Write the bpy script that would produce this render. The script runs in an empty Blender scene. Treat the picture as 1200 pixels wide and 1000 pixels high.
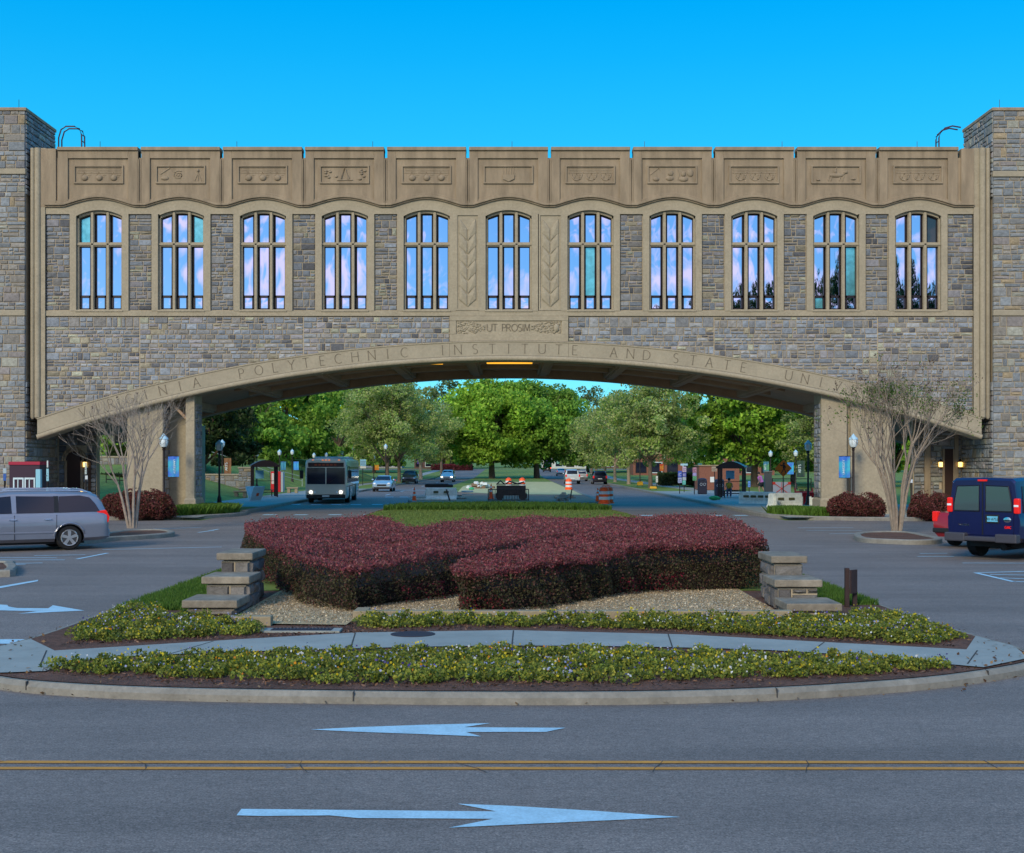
import bpy, bmesh, math, random
import numpy as np
from mathutils import Vector, Matrix
R = math.radians
S = bpy.context.scene
COL = S.collection
# ---------------------------------------------------------------- camera
F = 1550.0; H = 2.4; HY = 545.0
cam_d = bpy.data.cameras.new('camera'); cam = bpy.data.objects.new('camera', cam_d); COL.objects.link(cam)
cam.location = (0, 0, H); cam.rotation_euler = (R(90), 0, 0)
cam_d.sensor_width = 36; cam_d.lens = F/1200*36; cam_d.shift_y = (HY-500)/1200
cam_d.clip_start = .2; cam_d.clip_end = 5000
S.camera = cam
# ---------------------------------------------------------------- sky, sun, exposure
SUN_EL = 27; SUN_AZ = 205      # azimuth clockwise from +Y: behind the viewer, from the left
W = bpy.data.worlds.new('World'); S.world = W; W.use_nodes = True
nt = W.node_tree; nt.nodes.clear()
def wn(t, **k):
    n = nt.nodes.new(t)
    for a, b in k.items(): setattr(n, a, b)
    return n
sky = wn('ShaderNodeTexSky', sky_type='NISHITA', sun_disc=False, sun_elevation=R(SUN_EL), sun_rotation=R(SUN_AZ), altitude=600, air_density=1.0, dust_density=.3, ozone_density=3.5)
hs = wn('ShaderNodeHueSaturation'); hs.inputs['Saturation'].default_value = 1.45; hs.inputs['Value'].default_value = 1.0; hs.inputs['Hue'].default_value = .487
nt.links.new(sky.outputs[0], hs.inputs['Color'])
mb_ = wn('ShaderNodeMixRGB'); mb_.inputs[0].default_value = .80; nt.links.new(hs.outputs[0], mb_.inputs[1]); gr_ = wn('ShaderNodeMapRange'); gr_.inputs[1].default_value = .06; gr_.inputs[2].default_value = .33; gc = wn('ShaderNodeMixRGB'); gc.inputs[1].default_value = (.25, 4.0, 5.6, 1); gc.inputs[2].default_value = (.0, 2.1, 5.0, 1)
nt.links.new(gr_.outputs[0], gc.inputs[0]); nt.links.new(gc.outputs[0], mb_.inputs[2])
tc = wn('ShaderNodeTexCoord'); sep = wn('ShaderNodeSeparateXYZ'); nt.links.new(tc.outputs['Generated'], sep.inputs[0]); nt.links.new(sep.outputs['Z'], gr_.inputs[0])
# clouds stand only in the half of the sky behind the viewer (the windows mirror them)
mp = wn('ShaderNodeMapping'); mp.inputs['Scale'].default_value = (1.6, 1.6, 6.0); mp.inputs['Rotation'].default_value = (.3, .5, .3)
nt.links.new(tc.outputs['Generated'], mp.inputs[0])
nz = wn('ShaderNodeTexNoise'); nz.inputs['Scale'].default_value = 5.2; nz.inputs['Detail'].default_value = 7; nz.inputs['Roughness'].default_value = .55; nz.inputs['Distortion'].default_value = .6
nt.links.new(mp.outputs[0], nz.inputs['Vector'])
cr = wn('ShaderNodeValToRGB'); cr.color_ramp.elements[0].position = .45; cr.color_ramp.elements[1].position = .60; cr.color_ramp.elements[0].color = (.17, .17, .17, 1)
nt.links.new(nz.outputs['Fac'], cr.inputs[0])
mr = wn('ShaderNodeMapRange'); mr.inputs[1].default_value = -.15; mr.inputs[2].default_value = -.4; mr.inputs[3].default_value = 0; mr.inputs[4].default_value = .85
nt.links.new(sep.outputs['Y'], mr.inputs[0])
mu = wn('ShaderNodeMath', operation='MULTIPLY'); nt.links.new(cr.outputs[0], mu.inputs[0]); nt.links.new(mr.outputs[0], mu.inputs[1])
mx = wn('ShaderNodeMixRGB'); nt.links.new(mu.outputs[0], mx.inputs[0]); nt.links.new(mb_.outputs[0], mx.inputs[1]); mx.inputs[2].default_value = (7.6, 6.7, 7.9, 1)
bg = wn('ShaderNodeBackground'); bg.inputs[1].default_value = .125
nt.links.new(mx.outputs[0], bg.inputs[0])
out = wn('ShaderNodeOutputWorld'); nt.links.new(bg.outputs[0], out.inputs[0])
sl = bpy.data.lights.new('sun', 'SUN'); sl.energy = 1.8; sl.angle = R(14); sl.color = (1, .87, .62)
sun = bpy.data.objects.new('sun', sl); COL.objects.link(sun)
_d = Vector((math.sin(R(SUN_AZ))*math.cos(R(SUN_EL)), math.cos(R(SUN_AZ))*math.cos(R(SUN_EL)), math.sin(R(SUN_EL))))
sun.rotation_euler = _d.to_track_quat('Z', 'Y').to_euler()
S.view_settings.view_transform = 'Standard'; S.view_settings.look = 'None'; S.view_settings.exposure = 0.64; S.view_settings.gamma = 1
S.render.engine = 'CYCLES'
try: S.cycles.max_bounces = 6; S.cycles.transparent_max_bounces = 8
except Exception: pass

# ---------------------------------------------------------------- helpers
def D(py, z=0.0): return (H-z)*F/(py-HY)              # distance of a ground point seen at image row py
def G(px, py, z=0.0):
    y = D(py, z); return ((px-600)*y/F, y)
def FX(px): return (px-600)/25.0
def FZ(py): return H+(HY-py)/25.0
def srgb(r, g, b):
    f = lambda c: (c/255/12.92) if c/255 <= .04045 else ((c/255+.055)/1.055)**2.4
    return (f(r), f(g), f(b))

MATS = {}
def mat(name, col, rough=.8, metal=0, var=0.0, vscale=3.0, bump=0.0, bscale=20.0, attr=False, spec=.3, emit=None, estr=0, var2=0, v2scale=.3, transl=0, coat=0, stretch=None):
    if name in MATS: return MATS[name]
    m = bpy.data.materials.new(name); m.use_nodes = True; n = m.node_tree.nodes; l = m.node_tree.links
    b = n['Principled BSDF']; b.inputs['Roughness'].default_value = rough; b.inputs['Metallic'].default_value = metal
    b.inputs['Specular IOR Level'].default_value = spec
    if coat: b.inputs['Coat Weight'].default_value = coat; b.inputs['Coat Roughness'].default_value = .04
    c4 = (*col, 1)
    src = None
    if attr:
        a = n.new('ShaderNodeAttribute'); a.attribute_name = 'Col'; src = a.outputs['Color']
    tc = n.new('ShaderNodeTexCoord'); vec = tc.outputs['Object']
    if stretch:
        mp = n.new('ShaderNodeMapping'); mp.inputs['Scale'].default_value = stretch; l.new(vec, mp.inputs[0]); vec = mp.outputs[0]
    def layer(src, amount, scale, detail=5):
        nz = n.new('ShaderNodeTexNoise'); nz.inputs['Scale'].default_value = scale; nz.inputs['Detail'].default_value = detail; nz.inputs['Roughness'].default_value = .65
        l.new(vec, nz.inputs['Vector'])
        mr = n.new('ShaderNodeMapRange'); mr.inputs[1].default_value = .3; mr.inputs[2].default_value = .7; mr.inputs[3].default_value = 1-amount; mr.inputs[4].default_value = 1+amount
        l.new(nz.outputs['Fac'], mr.inputs[0])
        vm = n.new('ShaderNodeVectorMath'); vm.operation = 'SCALE'
        if src is None: vm.inputs[0].default_value = col
        else: l.new(src, vm.inputs[0])
        l.new(mr.outputs[0], vm.inputs['Scale'])
        return vm.outputs[0]
    if var: src = layer(src, var, vscale)
    if var2: src = layer(src, var2, v2scale, 3)
    if src is None: b.inputs['Base Color'].default_value = c4
    else: l.new(src, b.inputs['Base Color'])
    if bump:
        nz = n.new('ShaderNodeTexNoise'); nz.inputs['Scale'].default_value = bscale; nz.inputs['Detail'].default_value = 6; l.new(tc.outputs['Object'], nz.inputs['Vector'])
        bp = n.new('ShaderNodeBump'); bp.inputs['Strength'].default_value = bump; bp.inputs['Distance'].default_value = .03
        l.new(nz.outputs['Fac'], bp.inputs['Height']); l.new(bp.outputs[0], b.inputs['Normal'])
    if emit: b.inputs['Emission Color'].default_value = (*emit, 1); b.inputs['Emission Strength'].default_value = estr
    if transl:
        t = n.new('ShaderNodeBsdfTranslucent'); ms = n.new('ShaderNodeMixShader'); ms.inputs[0].default_value = transl
        if src is None: t.inputs[0].default_value = c4
        else: l.new(src, t.inputs[0])
        o = n['Material Output']; l.new(b.outputs[0], ms.inputs[1]); l.new(t.outputs[0], ms.inputs[2]); l.new(ms.outputs[0], o.inputs[0])
    MATS[name] = m
    return m

class MB:
    """collects shapes into one mesh"""
    def __init__(s): s.v = []; s.f = []; s.c = []; s.mi = []; s.col = (1, 1, 1); s.m = 0; s.M = None
    def add(s, vs, fs):
        o = len(s.v)
        if s.M is not None: vs = [tuple(s.M @ Vector(p)) for p in vs]
        s.v += [tuple(p) for p in vs]; s.c += [s.col]*len(vs)
        for f in fs: s.f.append(tuple(i+o for i in f)); s.mi.append(s.m)
        return s
    def box(s, x0, x1, y0, y1, z0, z1):
        return s.add([(x0,y0,z0),(x1,y0,z0),(x1,y1,z0),(x0,y1,z0),(x0,y0,z1),(x1,y0,z1),(x1,y1,z1),(x0,y1,z1)],
                     [(0,3,2,1),(4,5,6,7),(0,1,5,4),(1,2,6,5),(2,3,7,6),(3,0,4,7)])
    def taper(s, x0, x1, y0, y1, z0, z1, dx, dy):
        return s.add([(x0,y0,z0),(x1,y0,z0),(x1,y1,z0),(x0,y1,z0),(x0+dx,y0+dy,z1),(x1-dx,y0+dy,z1),(x1-dx,y1-dy,z1),(x0+dx,y1-dy,z1)],
                     [(0,3,2,1),(4,5,6,7),(0,1,5,4),(1,2,6,5),(2,3,7,6),(3,0,4,7)])
    def prism(s, pts, a, b, axis='z'):
        """polygon pts extruded from a to b along axis"""
        n = len(pts)
        f = {'z': lambda p, t: (p[0], p[1], t), 'y': lambda p, t: (p[0], t, p[1]), 'x': lambda p, t: (t, p[0], p[1])}[axis]
        vs = [f(p, a) for p in pts]+[f(p, b) for p in pts]
        return s.add(vs, [tuple(range(n))[::-1], tuple(range(n, 2*n))]+[(i, (i+1) % n, n+(i+1) % n, n+i) for i in range(n)])
    def strip(s, xs, top, bot, yf, yb):
        """solid between two curves over x, from depth yf to yb"""
        vs = []
        for x in xs: t, b = top(x), bot(x); vs += [(x, yf, b), (x, yf, t), (x, yb, t), (x, yb, b)]
        fs = [(0,1,2,3)]; n = len(xs)
        for i in range(n-1):
            o = 4*i
            for k in range(4): fs.append((o+k, o+4+k, o+4+(k+1) % 4, o+(k+1) % 4))
        o = 4*(n-1); fs.append((o+3, o+2, o+1, o))
        return s.add(vs, fs)
    def tube(s, pts, rad, n=8, cap=True):
        pts = [Vector(p) for p in pts]
        if not hasattr(rad, '__len__'): rad = [rad]*len(pts)
        vs = []; fs = []
        for i, p in enumerate(pts):
            d = (pts[min(i+1, len(pts)-1)]-pts[max(i-1, 0)])
            if d.length < 1e-9: d = Vector((0, 0, 1))
            d.normalize(); a = d.orthogonal() if abs(d.z) < .9 else Vector((1, 0, 0)).cross(d)
            a.normalize(); b = d.cross(a)
            if abs(d.z) >= .9: a, b = b, -a
            for k in range(n):
                t = 2*math.pi*k/n; vs.append(p+(a*math.cos(t)+b*math.sin(t))*rad[i])
        for i in range(len(pts)-1):
            for k in range(n): fs.append((i*n+k, i*n+(k+1) % n, (i+1)*n+(k+1) % n, (i+1)*n+k))
        if cap: fs.append(tuple(range(n))[::-1]); fs.append(tuple(range((len(pts)-1)*n, len(pts)*n)))
        return s.add(vs, fs)
    def lathe(s, prof, n=12, c=(0, 0)):
        """prof: (radius, z)"""
        vs = []; fs = []
        for r, z in prof:
            for k in range(n): t = 2*math.pi*k/n; vs.append((c[0]+r*math.cos(t), c[1]+r*math.sin(t), z))
        for i in range(len(prof)-1):
            for k in range(n): fs.append((i*n+k, i*n+(k+1) % n, (i+1)*n+(k+1) % n, (i+1)*n+k))
        fs.append(tuple(range(n))[::-1]); fs.append(tuple(range((len(prof)-1)*n, len(prof)*n)))
        return s.add(vs, fs)
    def ball(s, c, r, n=8, m=6):
        if not hasattr(r, '__len__'): r = (r, r, r)
        vs = [(c[0], c[1], c[2]-r[2])]; fs = []
        for i in range(1, m):
            ph = -math.pi/2+math.pi*i/m
            for k in range(n): t = 2*math.pi*k/n; vs.append((c[0]+r[0]*math.cos(ph)*math.cos(t), c[1]+r[1]*math.cos(ph)*math.sin(t), c[2]+r[2]*math.sin(ph)))
        vs.append((c[0], c[1], c[2]+r[2])); L = len(vs)-1
        for k in range(n): fs.append((0, 1+(k+1) % n, 1+k)); fs.append((L, L-n+k, L-n+(k+1) % n))
        for i in range(m-2):
            for k in range(n): a = 1+i*n; fs.append((a+k, a+(k+1) % n, a+n+(k+1) % n, a+n+k))
        return s.add(vs, fs)
    def mesh(s, name, mats, smooth=None):
        me = bpy.data.meshes.new(name); me.from_pydata(s.v, [], s.f)
        for m in (mats if isinstance(mats, (list, tuple)) else [mats]): me.materials.append(m)
        if any(s.mi): me.polygons.foreach_set('material_index', s.mi)
        ca = me.color_attributes.new('Col', 'FLOAT_COLOR', 'POINT')
        ca.data.foreach_set('color', np.array([(*c, 1) for c in s.c], dtype=np.float32).ravel())
        bm = bmesh.new(); bm.from_mesh(me); bmesh.ops.recalc_face_normals(bm, faces=bm.faces); bm.to_mesh(me); bm.free()
        if smooth is not None:
            me.shade_smooth() if hasattr(me, 'shade_smooth') else None
            try: me.set_sharp_from_angle(angle=R(smooth))
            except Exception: pass
        me.update(); return me
    def build(s, name, mats, parent=None, loc=(0, 0, 0), rz=0, bevel=0, smooth=None, seg=2):
        me = s.mesh(name, mats, smooth)
        o = bpy.data.objects.new(name, me); COL.objects.link(o); o.location = loc; o.rotation_euler = (0, 0, rz)
        if parent: o.parent = parent
        if bevel:
            b = o.modifiers.new('bevel', 'BEVEL'); b.width = bevel; b.segments = seg; b.limit_method = 'ANGLE'; b.angle_limit = R(40)
        return o
def tag(o, label=None, cat=None, group=None, kind=None):
    if label: o['label'] = label
    if cat: o['category'] = cat
    if group: o['group'] = group
    if kind: o['kind'] = kind
    return o
def thing(name, label, cat, loc=(0, 0, 0), rz=0, group=None):
    o = bpy.data.objects.new(name, None); COL.objects.link(o); o.location = loc; o.rotation_euler = (0, 0, rz); o.empty_display_size = .3
    return tag(o, label, cat, group)
def struct(o): o['kind'] = 'structure'; return o
def copy_tree(o, parent=None):
    c = o.copy(); COL.objects.link(c); c.parent = parent
    for ch in list(o.children): copy_tree(ch, c)
    return c
def place(o, loc, rz, label):
    o.location = loc; o.rotation_euler = (0, 0, rz); o['label'] = label; return o

# stroke capitals with small serifs; unit height 1
def _arc(cx, cy, rx, ry, a0, a1, n=10): return [(cx+rx*math.cos(R(a0+(a1-a0)*i/n)), cy+ry*math.sin(R(a0+(a1-a0)*i/n))) for i in range(n+1)]
FONT = {
 'A': (.72, [[(0,0),(.36,1),(.72,0)],[(.12,.36),(.6,.36)]]), 'B': (.55, [[(0,0),(0,1)],[(0,1)]+_arc(.25,.76,.25,.24,90,-90)+[(0,.52)],[(0,.52)]+_arc(.27,.26,.28,.26,90,-90)+[(0,0)]]),
 'C': (.72, [_arc(.42,.5,.42,.5,50,310,14)]), 'D': (.7, [[(0,0),(0,1)]+_arc(.2,.5,.5,.5,90,-90,12)+[(0,0)]]), 'E': (.5, [[(.5,1),(0,1),(0,0),(.5,0)],[(0,.52),(.4,.52)]]),
 'F': (.5, [[(.5,1),(0,1),(0,0)],[(0,.52),(.4,.52)]]), 'G': (.75, [_arc(.42,.5,.42,.5,50,340,14)+[(.8,.45),(.55,.45)]]), 'H': (.68, [[(0,0),(0,1)],[(.68,0),(.68,1)],[(0,.52),(.68,.52)]]),
 'I': (.12, [[(.06,0),(.06,1)]]), 'L': (.48, [[(0,1),(0,0),(.48,0)]]), 'M': (.85, [[(.05,0),(.12,1),(.42,.1),(.73,1),(.8,0)]]), 'N': (.72, [[(0,0),(0,1),(.72,0),(.72,1)]]),
 'O': (.84, [_arc(.42,.5,.42,.5,0,360,16)]), 'P': (.52, [[(0,0),(0,1)]+_arc(.24,.74,.26,.26,90,-90)+[(0,.48)]]), 'R': (.6, [[(0,0),(0,1)]+_arc(.24,.74,.26,.26,90,-90)+[(0,.48)],[(.24,.48),(.6,0)]]),
 'S': (.52, [_arc(.26,.75,.24,.25,40,270,9)+_arc(.26,.25,.25,.25,90,-140,9)]), 'T': (.68, [[(0,1),(.68,1)],[(.34,1),(.34,0)]]), 'U': (.68, [[(0,1),(0,.3)]+_arc(.34,.3,.34,.3,180,360,8)+[(.68,1)]]),
 'V': (.7, [[(0,1),(.35,0),(.7,1)]]), 'Y': (.66, [[(0,1),(.33,.5),(.33,0)],[(.66,1),(.33,.5)]]), 'X': (.66, [[(0,1),(.66,0)],[(.66,1),(0,0)]]), 'W': (1, [[(0,1),(.25,0),(.5,.9),(.75,0),(1,1)]]),
 '0': (.6, [_arc(.3,.5,.3,.5,0,360,12)]), '1': (.2, [[(0,.8),(.15,1),(.15,0)]]), '2': (.55, [_arc(.27,.72,.27,.28,170,-30,8)+[(0,0),(.55,0)]]), '4': (.6, [[(.45,0),(.45,1),(0,.3),(.6,.3)]]), '5': (.55, [[(.5,1),(.05,1),(.02,.55)]+_arc(.25,.3,.28,.3,110,-150,8)]),
 '6': (.55, [[(.45,1),(.05,.4)]+_arc(.28,.28,.26,.28,160,-200,10)]), '7': (.55, [[(0,1),(.55,1),(.15,0)]]), '8': (.5, [_arc(.25,.75,.2,.25,-90,270,10)+_arc(.25,.25,.25,.25,90,-270,10)]), '-': (.4, [[(.05,.5),(.35,.5)]]), ' ': (.5, []),
}
def glyph(mb, ch, h, t, depth, M, serif=True):
    """strokes of one letter as thin bars in the local xz plane, centred in x; M places them"""
    w, st = FONT[ch]; old = mb.M; mb.M = M
    for pl in st:
        P = [((x-w/2)*h, z*h) for x, z in pl]
        for i in range(len(P)-1):
            (x0, z0), (x1, z1) = P[i], P[i+1]; L = math.hypot(x1-x0, z1-z0)
            if L < 1e-6: continue
            k = t if abs(z1-z0) > abs(x1-x0) else t*.7
            nx, nz_ = -(z1-z0)/L*k/2, (x1-x0)/L*k/2
            q = [(x0+nx, z0+nz_), (x1+nx, z1+nz_), (x1-nx, z1-nz_), (x0-nx, z0-nz_)]
            mb.prism(q, -depth, 0, 'y')
        if serif:
            for (x, z), (x2, z2) in ((P[0], P[1]), (P[-1], P[-2])):
                if (abs(z) < .02*h or abs(z-h) < .02*h) and abs(z2-z) > .2*h:
                    mb.box(x-t*1.3, x+t*1.3, -depth*.98, 0, z-t*.25 if z > .5*h else z, z if z > .5*h else z+t*.25)
    mb.M = old
def word(mb, txt, x, y, z, h, t, depth, rot=0, spacing=.22, centre=True, face=None):
    """line of letters in the xz plane facing -y; rot turns the line in its plane"""
    ws = [FONT[c][0]*h for c in txt]; tot = sum(ws)+spacing*h*(len(txt)-1); u = -tot/2 if centre else 0
    base = Matrix.Translation((x, y, z)) @ Matrix.Rotation(-rot, 4, 'Y')
    if face is not None: base = face @ base
    for c, w in zip(txt, ws):
        glyph(mb, c, h, t, depth, base @ Matrix.Translation((u+w/2, 0, 0)), False); u += w+spacing*h
# ================================================================ materials of the buildings
LIME = mat('limestone', (.315, .272, .198), .9, var=.10, vscale=1.2, var2=.12, v2scale=9, bump=.25, bscale=30)
LIMED = mat('limestone_weathered', (.255, .200, .138), .9, var=.18, vscale=1.3, var2=.16, v2scale=1.6, bump=.25, bscale=30, stretch=(1.6, 1, .35))
LIMEG = mat('limestone_grey', (.305, .268, .20), .9, var=.10, vscale=.8, var2=.08, v2scale=8, bump=.2, bscale=30)
STONE = mat('rough_stone', (.3, .3, .3), .85, attr=True, var=.28, vscale=7, var2=.12, v2scale=.35, bump=.9, bscale=14)
MORTAR = mat('mortar', (.36, .305, .225), .95, var=.15, vscale=5)
GROOVE_SHADE = mat('painted_groove_shade', (.15, .128, .095), .95)  # groove shade put into the colour of raised letters and joint strips
DARKF = mat('bronze_frame', (.018, .012, .016), .4)
GLASSR = mat('mirror_glass', (.54, .55, .78), .015, metal=1)
GLASST = mat('teal_glass', (.18, .50, .54), .12, metal=.7, var=.3, vscale=3)
GLASSD = mat('dark_glass', (.015, .02, .03), .04, spec=.8)
CEIL = mat('ceiling_plaster', (.36, .25, .17), .9, var=.1, vscale=1.5)
SOFF = mat('soffit_stone', (.32, .21, .14), .9, var=.12, vscale=2)
DOOR = mat('dark_door', (.03, .014, .01), .5)
rs = random.Random(7)
PAL = [((0.179,0.201,0.233), 20), ((0.226,0.254,0.292), 15), ((0.196,0.204,0.216), 20), ((0.214,0.207,0.199), 18), ((0.261,0.269,0.278), 9), ((0.105,0.109,0.122), 6), ((0.309,0.316,0.247), 5), ((0.274,0.248,0.185), 4), ((0.238,0.232,0.250), 8)]
PALT = [((0.185,0.206,0.226), 22), ((0.221,0.237,0.249), 16), ((0.203,0.209,0.212), 20), ((0.227,0.213,0.192), 18), ((0.275,0.222,0.147), 4), ((0.132,0.135,0.147), 2), ((0.262,0.265,0.229), 8), ((0.227,0.209,0.205), 8)]
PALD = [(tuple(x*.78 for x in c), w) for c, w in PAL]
def pick(pal):
    t = rs.random()*sum(w for _, w in pal)
    for c, w in pal:
        t -= w
        if t <= 0: break
    k = rs.uniform(.8, 1.2); return tuple(x*k for x in c)
def stone(mb, x0, x1, z0, z1, yf, pal, proud=.05, g=.014):
    x0 += g; x1 -= g; z0 += g; z1 -= g
    if x1-x0 < .04 or z1-z0 < .03: return
    e = .018; mb.col = pick(pal); p = lambda: yf-proud*rs.uniform(.35, 1.1)
    xm = x0+(x1-x0)*rs.uniform(.3, .7); zm = z0+(z1-z0)*rs.uniform(.35, .65)
    q = [(x0,yf,z0),(x1,yf,z0),(x1,yf,z1),(x0,yf,z1),(x0,yf+.1,z0),(x1,yf+.1,z0),(x1,yf+.1,z1),(x0,yf+.1,z1),
         (x0+e,p(),z0+e),(x1-e,p(),z0+e),(x1-e,p(),z1-e),(x0+e,p(),z1-e),(xm,p()-proud*.35,zm)]
    mb.add(q, [(0,4,5,1),(1,5,6,2),(2,6,7,3),(3,7,4,0),(0,1,9,8),(1,2,10,9),(2,3,11,10),(3,0,8,11),(8,9,12),(9,10,12),(10,11,12),(11,8,12)])
def ashlar(mb, x0, x1, z0, z1, yf, pal=PAL, bottom=None, skip=None, sc=1.0):
    z = z0
    while z < z1-.02:
        h = rs.choice([.17, .22, .27, .34, .42])*sc
        if z1-z < h+.16*sc: h = z1-z
        x = x0
        while x < x1-.01:
            w = rs.choice([.22, .3, .36, .42, .5, .6, .74])*sc
            if x1-x < w+.22*sc: w = x1-x
            if bottom:
                b = bottom(x+w/2)
                if z+h < b: x += w; continue
            else: b = -99
            if skip and skip(x+w/2, z+h/2): x += w; continue
            zz = max(z, b)
            if h > .27*sc and rs.random() < .42 and zz == z:
                k = rs.uniform(.4, .6); stone(mb, x, x+w, z, z+h*k, yf, pal)
                if w > .5*sc: m = rs.uniform(.35, .65)*w; stone(mb, x, x+m, z+h*k, z+h, yf, pal); stone(mb, x+m, x+w, z+h*k, z+h, yf, pal)
                else: stone(mb, x, x+w, z+h*k, z+h, yf, pal)
            else: stone(mb, x, x+w, zz, z+h, yf, pal)
            x += w
        z += h
# ================================================================ the bridge building
YB = 62.0
B = thing('bridge_building', 'long stone bridge building with eleven tall windows and a wide lettered arch over the road', 'building', (0, YB, 0))
AC = 597.0                                                # arch centre (drawing units: 1/25 m)
def arcpy(dx, sag0, rad): return sag0+rad-math.sqrt(max(rad*rad-dx*dx, 0))
def zb(x): return FZ(arcpy(x*25+600-AC, 423, 1702))      # underside of the arch
def zt(x): return FZ(arcpy(x*25+600-AC, 399.8, 1725.5))    # top of the arch band
def zg(x): return FZ(arcpy(x*25+600-AC, 417.5, 1707.5))
XA0, XA1 = FX(AC-552), FX(AC+552)
axs = [XA0+(XA1-XA0)*i/64 for i in range(65)]
# masonry
m = MB(); cuts = [53, 163, 355, 527]
for a, b in ((53,163),(163,355),(355,527),(666,837),(837,1029),(1029,1141)):
    ashlar(m, FX(a)+.01, FX(b)-.01, FZ(488), FZ(371.5), .10, PAL, bottom=lambda x: (zb(x)+zt(x))/2, sc=.86)
CX = [116+96*i for i in range(11)]
for a, b in [(53, CX[0]-35)]+[(CX[i]+35, CX[i+1]-35) for i in range(10)]+[(CX[10]+35, 1141)]:
    if (a > 530 and a < 660): continue
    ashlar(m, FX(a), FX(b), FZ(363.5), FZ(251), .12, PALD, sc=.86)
m.build('stone_masonry', STONE, B)
# mortar backing
m = MB(); xs = [FX(53)+(FX(1141)-FX(53))*i/50 for i in range(51)]
m.strip(xs, lambda x: FZ(371), lambda x: (zb(x)+zt(x))/2-.05, .102, .5)
for a, b in [(50, CX[0]-29)]+[(CX[i]+29, CX[i+1]-29) for i in range(10)]+[(CX[10]+29, 1143)]: m.box(FX(a), FX(b), .122, .6, FZ(367), FZ(246))
m.build('wall_backing', MORTAR, B)
# gallery body behind the facade
m = MB(); m.box(FX(47), FX(1147), .62, 12.4, 8.15, FZ(186)); m.box(FX(47), FX(1147), .9, 12.2, FZ(186), FZ(184.5))
m.build('gallery_body', LIMED, B)
# arch band with its roll moulding
m = MB(); m.strip(axs, zt, zb, -.15, .9)
m.build('arch_band', LIMEG, B)
m = MB(); m.tube([(x, -.13, zb(x)+.11) for x in axs], .12, 10); m.tube([(x, -.15, zt(x)-.03) for x in axs], .035, 6)
m.build('roll_moulding', LIME, B, smooth=50)
m = MB(); m.strip(axs, lambda x: zg(x)+.02, lambda x: zg(x)-.02, -.162, -.1); m.strip(axs, lambda x: zt(x)+.03, lambda x: zt(x)+.005, -.06, .3)
for px in (527, 666): m.box(FX(px)-.008, FX(px)+.008, -.153, -.1, zb(FX(px))+.2, zt(FX(px)))
m.build('joint_lines', GROOVE_SHADE, B)
# inscription on the arch
def letters(txt, pxs):
    m = MB()
    for c, px in zip(txt, pxs):
        dx = px-AC; ang = -math.asin(dx/1712); r = 1709.5+3.5
        x = FX(px); z = FZ(arcpy(dx, 414.6, 1710.4))
        M = Matrix.Translation((x, -.15, z)) @ Matrix.Rotation(-ang, 4, 'Y')
        glyph(m, c, .44, .034, .012, M)
    m.build('inscription', GROOVE_SHADE, B)
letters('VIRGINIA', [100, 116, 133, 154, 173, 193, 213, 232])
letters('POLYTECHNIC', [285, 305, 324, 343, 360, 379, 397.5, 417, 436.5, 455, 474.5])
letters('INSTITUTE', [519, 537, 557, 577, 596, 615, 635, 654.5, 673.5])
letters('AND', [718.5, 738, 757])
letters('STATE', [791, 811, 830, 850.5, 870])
letters('UNIVERSITY', [922.5, 941.5, 960, 979.5, 999, 1020, 1042, 1062, 1082, 1132])
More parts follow.
